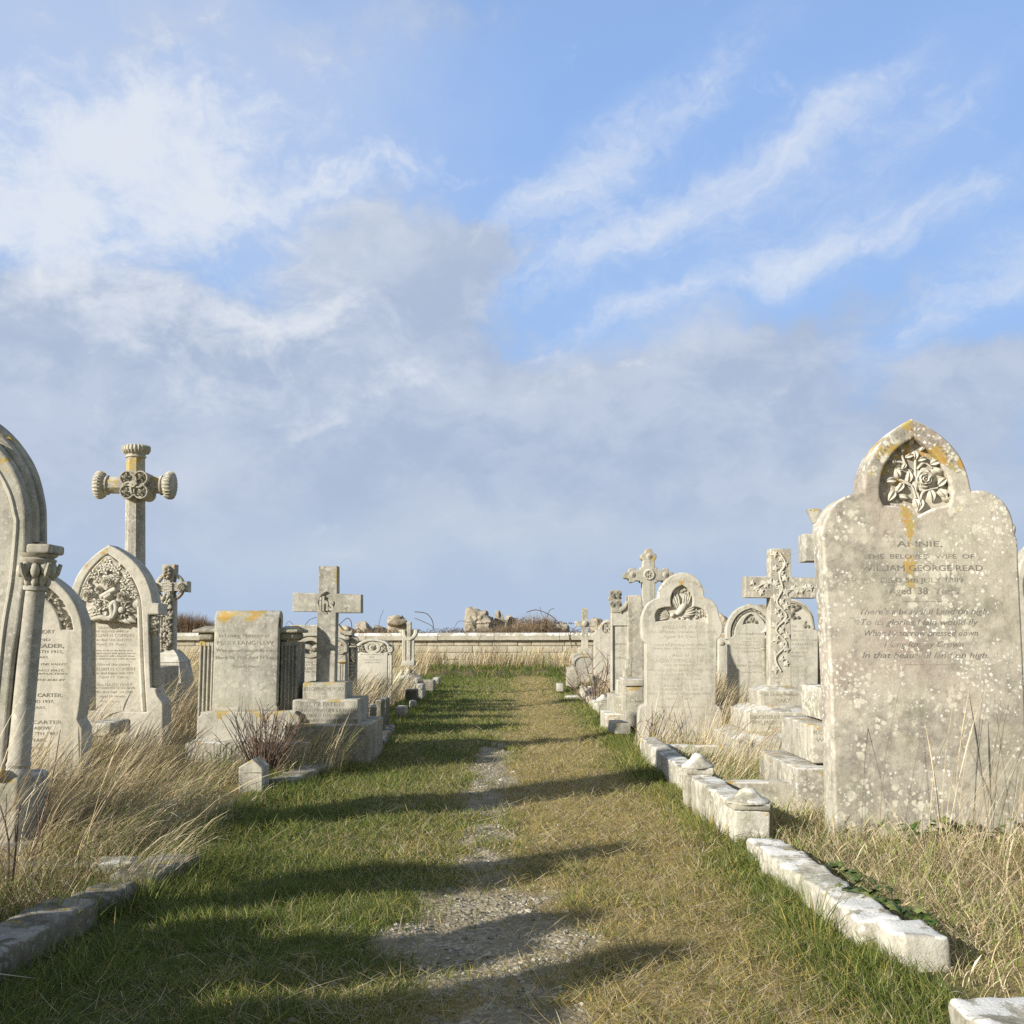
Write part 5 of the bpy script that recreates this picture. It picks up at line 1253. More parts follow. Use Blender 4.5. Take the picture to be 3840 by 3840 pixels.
# ---- small ringed cross by the end wall
Y = 16.5
g = thing('stone_cross', 'small clustered-shaft cross with a half ring at the far end of the row', 'grave cross', base_of('a', 1580, 1000, Y), 'stone crosses on steps')
b = MB().slab([Q('a', *p, Y) for p in ((1562, 960), (1566, 620), (1562, 425), (1612, 425), (1610, 620), (1606, 960))], Y, .16, .008)
b.slab([Q('a', *p, Y + .03) for p in ((1515, 960), (1515, 600), (1480, 570), (1450, 518), (1700, 518), (1690, 580), (1645, 640), (1648, 960))], Y + .03, .1, .008)
b.build('cross', M_SPOT, g)
cv = MB(); cv.tube(cat([lift('a', *p, Y + .02) for p in ((1528, 520), (1530, 580), (1560, 628), (1590, 636), (1640, 610), (1672, 565), (1678, 520))], 4), .03, 6)
for xx in (1522, 1538, 1630, 1644): cv.tube([lift('a', xx, 625, Y + .03), lift('a', xx - 2, 900, Y + .03)], .018, 6)
cv.pbox('a', 1498, 895, 1655, 960, Y - .04, .3, r=.01, step=.1)
cv.build('shaft_cluster', M_PALE, g)
o = MB()
for i in range(34):
    a = random.uniform(0, 2 * PI); q = random.uniform(.05, .24)
    o.ball((-1.60 + q * math.cos(a), 16.2 + q * .6 * math.sin(a), .40 - q * .9 + random.uniform(-.03, .04)), (random.uniform(.03, .07), .06, random.uniform(.025, .05)), random.uniform(0, 3), 8, 5)
o.ball((-1.6, 16.25, .08), (.30, .25, .32), 0, 14, 8)
tag(o.build('rubble_mound', M_SPOT, None, 60, (-1.6, 16.3, 0)), 'rough mound of rubble stones under the small half-ring cross', 'rubble mound')

# ---- blocks, posts and kerbs
def block(name, label, c, xa, ya, xb, yb, Y, dep, mat, rot=0, cat_='grave block', amp=.006):
    g = thing(name, label, cat_, base_of(c, (xa + xb) / 2, yb, Y), 'loose blocks along the shaded kerb')
    MB().pbox(c, xa, ya, xb, yb, Y, dep, r=.018, amp=amp, step=.05, rot=rot).build('block', mat, g)
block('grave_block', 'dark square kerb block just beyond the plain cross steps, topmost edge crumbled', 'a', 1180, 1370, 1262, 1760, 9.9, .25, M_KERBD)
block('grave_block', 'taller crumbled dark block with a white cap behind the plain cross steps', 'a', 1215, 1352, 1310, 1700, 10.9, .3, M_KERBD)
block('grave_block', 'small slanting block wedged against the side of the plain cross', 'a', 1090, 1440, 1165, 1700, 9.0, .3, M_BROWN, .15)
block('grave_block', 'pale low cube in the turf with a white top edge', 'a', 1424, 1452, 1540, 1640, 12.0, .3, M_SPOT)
block('grave_block', 'dark upright cube near the far kerb end', 'a', 1545, 1246, 1680, 1440, 14.6, .35, M_KERBD)
block('grave_block', 'white-capped pale block at the far kerb end', 'a', 1650, 1180, 1758, 1420, 15.4, .4, M_SPOT)
block('grave_block', 'thin flat white slab lying by the pale low cube', 'a', 1590, 1376, 1662, 1460, 13.2, .2, M_WHITE)
block('grave_block', 'farthest flat grey block where the path bends', 'b', -90, 975, 72, 1080, 17.0, .5, M_BROWN)
block('grave_block', 'longer flat pale block behind the farthest grey one', 'b', 60, 945, 128, 1010, 18.5, .5, M_SPOT)
k1 = outline('3', [[(568, 1900), (568, 1600)], [(568, 1600), (668, 1540)], [(668, 1540), (742, 1602)], [(742, 1602), (745, 1900)]], 6.35)
g = thing('kerb_post', 'gable-topped corner post in front of the dead shrub', 'kerb post', base_of('3', 660, 1750, 6.35), 'posts at the kerb corners')
MB().slab(k1, 6.35, .17, .008, (), 2).build('block', M_SPOT, g)
MB().pbox('3', 566, 1632, 746, 1640, 6.346, .178, r=.003).build('cut_line', M_BROWN, g)
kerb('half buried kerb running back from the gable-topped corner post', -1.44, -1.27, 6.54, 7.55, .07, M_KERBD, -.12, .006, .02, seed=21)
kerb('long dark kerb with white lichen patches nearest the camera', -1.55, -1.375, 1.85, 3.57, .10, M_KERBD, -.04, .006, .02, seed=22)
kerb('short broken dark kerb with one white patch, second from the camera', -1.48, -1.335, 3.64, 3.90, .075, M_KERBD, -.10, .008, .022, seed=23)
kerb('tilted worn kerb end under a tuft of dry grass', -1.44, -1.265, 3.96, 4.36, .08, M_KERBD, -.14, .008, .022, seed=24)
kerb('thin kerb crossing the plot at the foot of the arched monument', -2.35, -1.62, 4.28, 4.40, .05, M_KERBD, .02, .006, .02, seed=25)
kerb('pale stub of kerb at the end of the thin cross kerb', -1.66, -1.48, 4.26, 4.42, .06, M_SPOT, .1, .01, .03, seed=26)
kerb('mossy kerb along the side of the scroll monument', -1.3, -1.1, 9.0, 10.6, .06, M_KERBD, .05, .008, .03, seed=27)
block('grave_block', 'whitened block half hidden in tall grass below the bouquet headstone', '2', 730, 995, 1000, 1120, 7.5, .4, M_WHITE)

# ---- crosses of the row outside the picture, plus a tomb and slab added for shade: their shadows cross the path
def plain_cross(label, x, y, H, w=.22, arm=.36, mat=M_GREY):
    g = thing('stone_cross', label, 'grave cross', (x, y, 0), 'stone crosses on steps')
    h = w / 2
    za = H * .72
    MB().slab([(x - h, .3), (x - h, za - h), (x - arm, za - h), (x - arm, za + h), (x - h, za + h), (x - h, H), (x + h, H), (x + h, za + h), (x + arm, za + h), (x + arm, za - h), (x + h, za - h), (x + h, .3)], y - .07, .14, .006).build('cross', mat, g)
    MB().box(x - .24, x + .24, y - .2, y + .2, .28, .48, r=.01).build('step', mat, g)
    MB().box(x - .38, x + .38, y - .32, y + .32, -.05, .28, r=.012).build('step', mat, g)
plain_cross('plain stone cross on two steps, nearest the arched monument along the kerb', -2.55, 2.75, 1.45, .24)
plain_cross('plain stone cross second along the kerb before the arched monument', -2.5, 1.85, 1.30, .26)
plain_cross('plain stone cross behind the added chest tomb, farthest from the arched monument along the kerb', -2.9, .95, 1.62, .24)
g = thing('added_chest_tomb', 'unseen flat-lidded chest tomb, added to shade the near edge of the path', 'tomb', (-2.45, .2, 0))  # added out of view so its shadow keeps the near path edge dark
MB().box(-2.75, -2.15, -.95, 1.2, -.1, .42, r=.01).build('chest', M_SPOT, g)
MB().box(-2.82, -2.08, -1.02, 1.27, .42, .52, r=.015).build('lid', M_GREY, g)
g = thing('added_grave_ledger', 'unseen ridged grave slab, added between kerb and plain crosses to shade the path', 'grave slab', (-1.87, 2.05, 0))  # added out of view, shaped to widen the shade across the near path
MB().slab([(-2.07, -.1), (-2.07, .42), (-1.87, .54), (-1.67, .42), (-1.67, -.1)], 1.25, 1.65, .012).build('slab', M_GREY, g)
# ================================================================ end wall and what stands beyond it
random.seed(31)
WX0, WX1 = -26.0, 26.0
g = thing('boundary_wall', 'low coursed stone wall with a pale coping closing the far end of the graveyard', 'wall', (0, WALL_Y, 0))
mw = stone('wall_stone', (.44, .395, .30), (.30, .265, .19), mott=.6, streak=.25, white=.25, orange=.3, pale=.4, top_white=.2, green=.15, bump=.7, edge_or=.0, seed=14)
b = MB(); b.box(WX0, WX1, WALL_Y + .04, WALL_Y + .34, -.2, .80, r=.01, step=2)
zc = [-.05, .10, .29, .47, .635, .77]
for r_ in range(5):
    x = WX0 + random.uniform(0, .5)
    while x < WX1:
        w = random.choice((.38, .5, .62, .8, .95)) * random.uniform(.85, 1.15)
        j = random.uniform(0, .018)
        b.box(x + .007, x + w - .007, WALL_Y + j, WALL_Y + .06 + j * .5, zc[r_] + .006, zc[r_ + 1] - .006, r=.012, amp=.004, step=.18)
        x += w
b.build('masonry', mw, g, 50)
c = MB(); x = WX0
while x < WX1:
    w = random.uniform(1.3, 2.1); dz = random.uniform(-.012, .012)
    z0, z1 = .775 + dz, .90 + dz
    v = [(x + .006, WALL_Y - .09, z0), (x + w - .006, WALL_Y - .09, z0), (x + w - .006, WALL_Y + .43, z0), (x + .006, WALL_Y + .43, z0),
         (x + .006, WALL_Y - .09, z1 - .01), (x + w - .006, WALL_Y - .09, z1 - .01), (x + w - .006, WALL_Y + .43, z1), (x + .006, WALL_Y + .43, z1),
         (x + .006, WALL_Y - .03, z1 + .055), (x + w - .006, WALL_Y - .03, z1 + .055), (x + w - .006, WALL_Y + .37, z1 + .06), (x + .006, WALL_Y + .37, z1 + .06)]
    c.add(v, [(0, 1, 5, 4), (4, 5, 9, 8), (8, 9, 10, 11), (1, 2, 6, 5), (5, 6, 10, 9), (3, 0, 4, 7), (7, 4, 8, 11), (2, 3, 7, 6), (6, 7, 11, 10), (3, 2, 1, 0)])
    x += w
c.build('coping', stone('coping_stone', (.44, .41, .33), (.26, .235, .175), mott=.6, streak=.15, white=.8, orange=.1, pale=.5, top_white=.9, green=.2, bump=.6, edge_or=0, seed=15), g, 20)

mr = stone('field_rock', (.36, .305, .225), (.19, .165, .125), mott=.8, streak=.3, white=.2, orange=.25, pale=.4, top_white=.1, green=.2, bump=1.0, edge_or=.6, seed=16)
def rock(label, px0, py0, px1, py1, Y, seed, flat=1.0):
    X0, Z1 = P(px0, py0, Y); X1, Z0 = P(px1, py1, Y)
    c = Vector(((X0 + X1) / 2, Y, (Z0 + Z1) / 2)); r = Vector(((X1 - X0) / 2, (X1 - X0) / 2 * .8, (Z1 - Z0) / 2 * 1.25))
    turn = Matrix.Rotation(seed * 2.3, 3, 'Z') @ Matrix.Rotation(seed * 1.1, 3, 'X')
    bm = bmesh.new(); bmesh.ops.create_icosphere(bm, subdivisions=4, radius=1)
    for v in bm.verts:
        p = v.co.copy()
        n = mnoise.noise(p * 1.3 + Vector((seed, 0, 0))) * .35 + mnoise.noise(p * 3 + Vector((0, seed, 0))) * .16 + mnoise.noise(p * 7) * .11
        q = p * (1 + n)
        for ax in ((1, 0, .3), (-.5, .6, .7), (.2, -.9, .4), (-.8, -.5, .1), (.4, -.3, .9)):   # split faces
            a = turn @ Vector(ax).normalized(); d = q.dot(a)
            if d > .60: q -= a * (d - .60) * .85
        v.co = Vector((q.x * r.x * 1.3, q.y * r.y * 1.3, q.z * r.z * 1.12))
    me = bpy.data.meshes.new('rock'); bm.to_mesh(me); bm.free()
    me.shade_smooth(); me.set_sharp_from_angle(angle=math.radians(32)); me.materials.append(mr)
    o = bpy.data.objects.new('boulder', me); COL.objects.link(o); o.location = c
    return tag(o, label, 'boulder', 'boulders beyond the wall')
rock('largest dark yellow-topped boulder behind the middle of the wall', 1735, 2296, 1832, 2385, 31, 1.5)
rock('flat upper stone of the two stacked rocks beyond the wall', 1452, 2312, 1512, 2352, 31, 2.2)
rock('wide lower stone of the two stacked rocks beyond the wall', 1446, 2330, 1520, 2395, 31.2, 3.7)
rock('pale rounded boulder next to the stacked rocks', 1330, 2340, 1394, 2390, 31, 4.1)
rock('smallest pale boulder between the rounded one and the stacked rocks', 1392, 2346, 1446, 2385, 31.5, 5.3)
rock('low boulder just behind the swan-neck headstone', 1286, 2352, 1334, 2390, 31, 6.6)
rock('pinkish boulder inside the grass clump beside the largest boulder', 1850, 2312, 1885, 2388, 31.6, 7.7)
rock('long low boulder behind the grass clump', 1890, 2322, 1938, 2388, 32, 8.9)
rock('grey boulder under the arching bramble', 2035, 2336, 2070, 2388, 31, 9.4)
rock('sloping boulder before the small shield cross', 2080, 2334, 2140, 2388, 31.5, 10.8)
rock('square dark boulder in the gap between dove stone and wreath stone', 2692, 2310, 2740, 2390, 31, 12.1)
rock('round boulder seen between shield cross and monogram headstone', 2212, 2328, 2262, 2392, 31.3, 13.5)
rock('low flat boulder next to the largest one', 1826, 2330, 1862, 2390, 31.4, 15.2)

# ================================================================ vegetation
class Blades:
    def __init__(s): s.v, s.q, s.c, s.n = [], [], [], 0
    def add(s, x, y, h, az, bend, width, col, segs=3, lean0=0.0, z=None, head=None):
        n = len(x); k = segs + 1
        z0 = gz(x, y) - .01 if z is None else z
        wa = RNG.random(n) * 2 * PI
        wx, wy = np.cos(wa) * width * .5, np.sin(wa) * width * .5
        px, py, pz = x.astype(float).copy(), y.astype(float).copy(), z0.astype(float).copy()
        V = np.zeros((n, k * 2, 3))
        for i in range(k):
            t = i / segs
            wf = (1 - t) ** .6 * .95 + .05
            if head is not None: wf = np.where(head, (1.0, .75, .6, 1.9, .25)[min(i, 4)] if segs == 4 else wf, wf)
            V[:, 2 * i, 0] = px - wx * wf; V[:, 2 * i, 1] = py - wy * wf; V[:, 2 * i, 2] = pz
            V[:, 2 * i + 1, 0] = px + wx * wf; V[:, 2 * i + 1, 1] = py + wy * wf; V[:, 2 * i + 1, 2] = pz
            th = lean0 + bend * (t + .5 / segs)
            px = px + np.sin(th) * np.cos(az) * h / segs; py = py + np.sin(th) * np.sin(az) * h / segs; pz = pz + np.cos(th) * h / segs
        base = s.n + np.arange(n)[:, None] * (2 * k)
        for i in range(segs):
            s.q.append(np.stack([base[:, 0] + 2 * i, base[:, 0] + 2 * i + 1, base[:, 0] + 2 * i + 3, base[:, 0] + 2 * i + 2], -1))
        s.v.append(V.reshape(-1, 3)); s.c.append(np.repeat(col, 2 * k, 0)); s.n += n * 2 * k
    def build(s, name, mat, label, cat_='grass'):
        me = fast_mesh(name, np.concatenate(s.v), np.concatenate(s.q)); point_attr(me, 'blade', np.concatenate(s.c))
        me.materials.append(mat); o = bpy.data.objects.new(name, me); COL.objects.link(o)
        return tag(o, label, cat_, kind='stuff')
def U(a, b, n): return a + (b - a) * RNG.random(n)
GREEN = np.array([[.135, .18, .036], [.19, .235, .055], [.11, .145, .03], [.26, .275, .075]])
YEL = np.array([[.46, .37, .10], [.38, .33, .09], [.52, .39, .14], [.30, .28, .07]])
STRAW = np.array([[.60, .50, .31], [.54, .44, .26], [.68, .59, .41], [.46, .38, .23], [.58, .45, .26]])
BROWN = np.array([[.20, .135, .08], [.15, .10, .06], [.25, .18, .11]])
def pick(pal, n): return pal[RNG.integers(0, len(pal), n)] * U(.75, 1.2, n)[:, None]

M_GRASS = leafy('short_grass', .4, .55); M_DRY = leafy('dry_grass', .25, .7)
# ---- turf of the path
pg = Blades()
def turf(x0, x1, y0, y1, n, hs, w):
    x, y = U(x0, x1, n), U(y0, y1, n)
    if y1 - y0 > 3: y = y0 * (y1 / y0) ** RNG.random(n)
    br, dr = bare(x, y), dryness(x, y)
    keep = ~((x > 1.12) & (y < 8.4)) & (RNG.random(n) > br * .97) & (RNG.random(n) > .1 * (dr > .6))
    keep &= ~((np.abs(x + .7 - .3 * (y - 23)) < 1.2) & (y > 22.8) & (y < 26) & (RNG.random(n) < .8))
    x, y, dr = x[keep], y[keep], dr[keep]; n = len(x)
    edge = smooth01(.55, 1.0, x) + smooth01(-.9, -1.3, x)
    cl = fbm(x * 4, y * 4)
    h = hs * U(.5, 1.25, n) * (1 + .6 * edge * (cl > .42)) * (1 - .3 * dr) * (.7 + .9 * (cl - .3))
    p = np.clip(dr * 1.0 - .28 * edge + .15, .10, .86)
    u = RNG.random(n)
    col = np.where((u < p)[:, None], np.where((RNG.random(n) < .45)[:, None], pick(STRAW, n) * .85, pick(YEL, n)), pick(GREEN, n))
    pg.add(x, y, h, U(0, 2 * PI, n) * .7 + .2, U(.3, 1.5, n) + .5 * (u < p), w * U(.7, 1.3, n), col, 2, U(0, .5, n))
turf(-1.5, 1.3, 1.9, 4.2, 120000, .060, .0031)
turf(-1.5, 1.3, 4.2, 8.5, 130000, .058, .0042)
turf(-1.5, 1.3, 8.5, 16, 85000, .055, .0064)
turf(-1.9, 1.3, 16, 26.8, 50000, .065, .010)
# flattened straw lying in the sward
def thatch(x0, x1, y0, y1, n, w):
    x, y = U(x0, x1, n), y0 * (y1 / y0) ** RNG.random(n)
    k = RNG.random(n) < np.clip(.12 + .8 * dryness(x, y) - .75 * bare(x, y) * (RNG.random(n) > .12), 0, 1); x, y = x[k], y[k]; n = len(x)
    pg.add(x, y, U(.03, .095, n), U(0, 2 * PI, n), U(-.5, .5, n), w * U(.6, 1.2, n), np.where((RNG.random(n) < .5)[:, None], pick(YEL, n), pick(STRAW, n) * .9), 3, U(1.0, 1.5, n), z=gz(x, y) + U(.006, .03, n))
thatch(-1.4, 1.1, 2.0, 4.5, 30000, .0026)
thatch(-1.4, 1.1, 4.5, 9, 26000, .0036)
thatch(-1.3, 1.1, 9, 22, 16000, .006)
def tufts(pts, n, h, spread, w, pal, lean=.9, gain=1.0):
    for (x, y) in pts:
        a = U(0, 2 * PI, n); r = spread * RNG.random(n) ** .7
        xx, yy = x + r * np.cos(a), y + r * np.sin(a)
        pg.add(xx, yy, h * U(.4, 1.15, n), a + U(-.6, .6, n), U(.3, lean, n), w * U(.7, 1.3, n), np.where((RNG.random(n) < .18)[:, None], pick(YEL, n), pick(pal, n) * gain), 3, U(.05, .6, n))
ky = np.concatenate([U(2.9, 4.5, 12), U(4.6, 9, 34), U(9, 14, 30)])
tufts([(1.0 - .25 * RNG.random() ** 2, q) for q in ky], 22, .095, .09, .0042, GREEN, 1.4, np.array([1.7, 1.5, 1.5]))
tufts([(.93, 5.15), (.96, 5.3), (.94, 5.0), (.97, 3.55), (.95, 3.45), (.80, 7.7), (.9, 7.9), (.98, 8.1), (.88, 7.5), (1.0, 8.35), (.95, 8.6)], 70, .17, .11, .0042, GREEN, 1.3)
lk = np.concatenate([U(2.2, 4.5, 20), U(4.5, 8, 30), U(8, 15, 34)])
tufts([(-1.36 + .22 * RNG.random(), q) for q in lk], 22, .13, .09, .0042, GREEN, 1.2)
tufts([(-1.46, 3.44), (-1.42, 3.5), (-1.5, 3.46), (-1.22, 4.2), (-1.3, 3.84)], 60, .2, .07, .004, GREEN, 1.0)
wx_ = U(-1.15, .9, 60); wy_ = 2.5 * (9 / 2.5) ** RNG.random(60)
for a, b in zip(wx_, wy_):
    n = 7; az_ = U(0, 2 * PI, n)
    pg.add(np.full(n, a), np.full(n, b), U(.03, .06, n), az_, U(.3, .8, n), U(.010, .016, n), pick(GREEN, n) * .8, 3, U(.8, 1.2, n))
# clumps breaking into the stony patch
tufts([(a, b + .18) for a, b in [(.12, 4.22), (.2, 4.18), (.28, 4.26), (.05, 4.24), (.22, 3.72), (.30, 3.68), (.38, 3.72), (-.42, 4.2), (-.5, 4.25), (-.36, 4.3), (.27, 3.3), (-.32, 3.05), (-.40, 3.12), (-.24, 2.95), (-.5, 3.3), (.25, 2.95), (.33, 3.05), (.1, 2.75), (-.3, 2.7), (-.1, 4.75), (.0, 4.8), (-.3, 4.7), (-.25, 5.2), (-.05, 5.3), (-.1, 5.8), (-.2, 6.3)]], 45, .075, .075, .0034, GREEN, 1.5)
cx_ = U(-1.2, .95, 170); cy_ = 2.2 * (12 / 2.2) ** RNG.random(170)
tufts([(a, b) for a, b in zip(cx_, cy_) if bare(np.array([a]), np.array([b]))[0] < .3], 26, .08, .07, .0036, GREEN, 1.4)
tufts([(U(-1.6, 1.3, 1)[0], q) for q in U(22.8, 25.5, 60)], 30, .2, .25, .012, np.array([[.07, .12, .02], [.10, .15, .03]]), 1.0)
pg.build('path_grass', M_GRASS, 'short worn grass of the path, green at the edges and straw yellow beside the track')

# ---- long dry grass between the graves
dg = Blades()
def dry(x0, x1, y0, y1, n, h0, h1, w, lean=(.2, .9), green=.12, wind=.0, spread=1.0, brown=.08, clump=True, floor=.0, seed_heads=.18):
    x, y = U(x0, x1, n), U(y0, y1, n)
    if clump:
        q = fbm(x * 2.2 + 3, y * 2.2); k = RNG.random(n) < np.clip((q - .28) * 3.2, floor + .1, 1); x, y = x[k], y[k]; n = len(x)
    k = ~((x < -2.02) & (y > 4.35) & (y < 4.8)); x, y = x[k], y[k]; n = len(x)
    u = RNG.random(n); col = np.where((u < green)[:, None], pick(GREEN, n) * 1.3, np.where((u < green + brown)[:, None], pick(BROWN, n), pick(STRAW, n)))
    col *= (.75 + .5 * fbm(x * 3, y * 3))[:, None]
    az = wind + U(-1, 1, n) * spread
    dg.add(x, y, U(h0, h1, n) * (.7 + .6 * fbm(x * 1.5, y * 1.5)), az, U(lean[0], lean[1], n), w * U(.6, 1.3, n), col, 4, U(.0, .35, n), head=RNG.random(n) < seed_heads)
# shaded side
dry(-2.8, -1.95, 4.5, 5.7, 2600, .20, .48, .0030, (.5, 1.5), .08, .15, .8)
dry(-2.6, -1.62, 4.42, 5.8, 7000, .10, .30, .0030, (1.0, 2.3), .22, -.15, 1.1)
dry(-2.4, -1.40, 4.6, 6.2, 2600, .10, .24, .0030, (1.0, 2.0), .35, .3, 1.6)
dry(-4.0, -2.05, 5.6, 6.3, 2800, .24, .52, .0032, (.3, 1.2), .08, .15, .7)
dry(-2.6, -1.70, 5.6, 6.8, 3200, .14, .34, .0032, (.8, 2.0), .22, .0, 1.2)
dry(-4.4, -2.15, 6.5, 7.6, 4000, .22, .48, .0036, (.3, 1.2), .08, .15, .7)
dry(-2.2, -1.35, 6.6, 7.7, 900, .10, .22, .0034, (.5, 1.6), .45, .15, 2.0)
dry(-1.75, -1.15, 7.2, 7.8, 600, .15, .40, .0032, (.2, 1.0), .2, .15, 1.2)
dry(-5.5, -3.1, 7.6, 11, 6500, .3, .65, .0046, (.3, 1.0), .06, .15, .7)
dry(-3.0, -1.5, 8.9, 11.4, 3800, .25, .5, .0046, (.3, 1.1), .06, .15, .7)
dry(-7.0, -1.5, 11.2, 16, 11000, .3, .58, .0060, (.3, 1.0), .06, .15, .7)
dry(-13, -1.85, 16, 26.6, 14000, .35, .7, .010, (.2, .9), .05, .15, .8)
dry(-2.5, -1.50, 3.3, 4.42, 5200, .05, .17, .0028, (.6, 2.2), .35, .0, 3.1, .2, floor=.4)
dry(-2.3, -1.60, 2.2, 4.25, 2400, .08, .26, .0028, (.4, 1.9), .25, .0, 3.1, .35)
dry(-2.2, -1.7, 3.5, 4.4, 150, .4, .75, .0030, (.2, .9), .0, .2, .8, .5, False)
dry(-1.45, -1.30, 3.95, 4.4, 160, .15, .32, .0028, (.9, 1.8), .1, .3, .6, .0, False)
# sunlit side
dry(1.15, 1.5, 2.3, 4.75, 5200, .03, .11, .0028, (.6, 2.2), .3, -.3, 3.1, floor=.35)
dry(1.24, 1.75, 2.6, 4.75, 4200, .05, .15, .0028, (.6, 2.0), .35, -.3, 3.1)
dry(1.45, 2.9, 1.7, 4.7, 9500, .08, .28, .0028, (.5, 2.2), .24, -.3, 3.1)
dry(1.75, 2.9, 2.2, 4.7, 800, .28, .56, .0027, (.2, 1.0), .05, .2, 2.2, .05, False)
dry(1.2, 1.7, 4.5, 4.95, 900, .05, .14, .0030, (.4, 1.6), .4, -.2, 3)
dry(1.7, 2.4, 4.5, 4.95, 1000, .06, .17, .0030, (.4, 1.5), .35, -.2, 3)
dry(1.5, 2.4, 4.7, 4.93, 26, .45, .85, .0026, (.1, .6), .0, .2, .8, .1, False)
dry(1.16, 1.62, 4.9, 5.70, 1700, .06, .18, .0032, (.5, 1.7), .4, .2, 2.5)
dry(1.16, 1.75, 6.05, 8.0, 3600, .10, .24, .0036, (.7, 2.0), .4, .1, 1.2)
dry(1.3, 1.75, 6.4, 8.0, 230, .3, .55, .0030, (.3, 1.2), .1, .2, .8, .05, False)
dry(1.0, 3.6, 8.45, 9.35, 1500, .10, .26, .0040, (.3, 1.3), .2, .2, 1.2)
dry(1.0, 2.0, 8.5, 9.4, 170, .3, .6, .0034, (.1, .8), .1, .2, .9, .1, False)
dry(1.68, 2.15, 8.5, 11, 2200, .35, .62, .0044, (.3, 1.0), .08, .2, .8)
dry(2.2, 5, 9.4, 12.3, 3500, .2, .42, .005, (.3, 1.0), .15, .2, .8)
dry(1.3, 3.2, 12.5, 17.5, 5500, .25, .5, .0065, (.3, 1.0), .08, .2, .9)
dry(1.25, 9, 17.5, 26.6, 7500, .3, .6, .010, (.2, .9), .1, .2, .9)
dry(.98, 1.35, 12, 20, 1500, .12, .24, .0065, (.4, 1.4), .3, -.5, 1.5)
dry(-4, 4, 25.6, 26.9, 5000, .25, .6, .009, (.1, .9), .06, .2, 2.0, .12)
dry(-13, 12, 25.2, 26.9, 9000, .25, .55, .010, (.1, .8), .12, .2, 2.0, .15)
# loose straw on the track
n = 900; x, y = U(-.9, .9, n), U(2.3, 6.5, n)
dg.add(x, y, U(.06, .22, n), U(0, 2 * PI, n), U(-.1, .25, n), .0028 * U(.6, 1.3, n), pick(STRAW, n), 4, U(1.25, 1.5, n), z=gz(x, y) + .008)
# single bowed stalks by the near kerb
x = np.array([-1.5, -1.55, -1.62, -1.18, -1.7, -1.45]); y = np.array([2.45, 3.6, 3.9, 2.2, 4.3, 4.5]); n = 6
dg.add(x, y, np.array([.5, .75, .6, .35, .7, .65]), np.array([.1, .35, .25, .5, .45, .2]), np.array([1.4, .7, .8, 1.3, .55, .9]), np.full(n, .004), pick(STRAW, n), 4, np.array([.5, .6, .5, .7, .6, .5]), head=np.ones(n, bool))
dg.build('dry_grass', M_DRY, 'long bleached grass leaning in the wind between the graves')

# ---- tussocks and bramble beyond the wall
bg_ = Blades()
def far_clump(px, py, Y, rx, h, n, pal, w=.02):
    X, _ = P(px, py, Y); a = U(0, 2 * PI, n); r = np.sqrt(RNG.random(n)) * rx
    x, y = X + r * np.cos(a), Y + r * np.sin(a) * .6
    hh = h * np.sqrt(np.clip(1 - (r / rx) ** 2, .05, 1)) * U(.75, 1.15, n)
    bg_.add(x, y, hh, a, U(.0, .6, n), w * U(.6, 1.3, n), pick(pal, n), 3, U(0, .2, n), z=gz(x, y) - .02)
TAN = np.array([[.34, .26, .16], [.28, .21, .13], [.40, .31, .2]])
far_clump(2010, 2340, 30, .75, .72, 2200, TAN, .012)
far_clump(1900, 2350, 29.6, .5, .45, 900, TAN, .012)
far_clump(700, 2340, 30, .8, .74, 3000, BROWN * 1.1, .014)
far_clump(655, 2330, 30.2, .5, .78, 2000, BROWN * 1.2, .014)
far_clump(780, 2350, 30, .7, .55, 1600, np.concatenate([BROWN, TAN * .8]), .014)
far_clump(860, 2360, 30, .9, .4, 900, TAN, .014)
for px in range(560, 2800, 60): far_clump(px, 2360, 29 + random.random(), .6, random.uniform(.18, .34), 380, np.concatenate([BROWN, TAN * .8]), .014)
bg_.build('tussock_grass', M_DRY, 'brown grass tussocks growing behind the end wall')
random.seed(44)
br = MB()
for i in range(900):
    X = random.uniform(-11.5, 8); Yb = random.uniform(28, 29.6); z = float(gz(X, Yb)); L = random.uniform(.25, .8); a = random.uniform(0, 2 * PI); hgt = random.uniform(.04, .26)
    pts = [(X + L * t * math.cos(a), Yb + L * t * math.sin(a) * .5, z + hgt * math.sin(PI * min(1, t * 1.05)) + .06 * random.random()) for t in (0, .25, .5, .75, 1)]
    br.tube(pts, random.uniform(.004, .008), 3)
def arcs(pl, Y, r=.011):
    br.tube(cat([(lambda q: (q[0], Y, q[1]))(P(x, y, Y)) for x, y in pl], 5), r, 4)
arcs([(2125, 2400), (2112, 2370), (2085, 2325), (2050, 2300), (2010, 2287), (1975, 2296)], 29); arcs([(2060, 2390), (2050, 2330), (2060, 2290), (2078, 2282)], 29, .008); arcs([(2055, 2340), (2030, 2300), (2025, 2275)], 29, .006)
arcs([(1625, 2360), (1622, 2330), (1605, 2305), (1585, 2297), (1555, 2294)], 29); arcs([(1630, 2365), (1615, 2345), (1580, 2328), (1555, 2318)], 29, .008)
arcs([(1320, 2360), (1316, 2330), (1302, 2318), (1280, 2335), (1262, 2350)], 29); arcs([(1420, 2350), (1425, 2320), (1438, 2287)], 29, .006); arcs([(1140, 2350), (1160, 2325), (1188, 2314)], 29, .008)
arcs([(1700, 2365), (1720, 2330), (1760, 2335)], 29, .006); arcs([(1110, 2355), (1085, 2330), (1070, 2345)], 29, .006)
arcs([(2148, 2480), (2140, 2400), (2120, 2360), (2080, 2330)], 26.9, .008); arcs([(2150, 2430), (2135, 2390), (2160, 2350), (2200, 2345)], 26.9, .007)
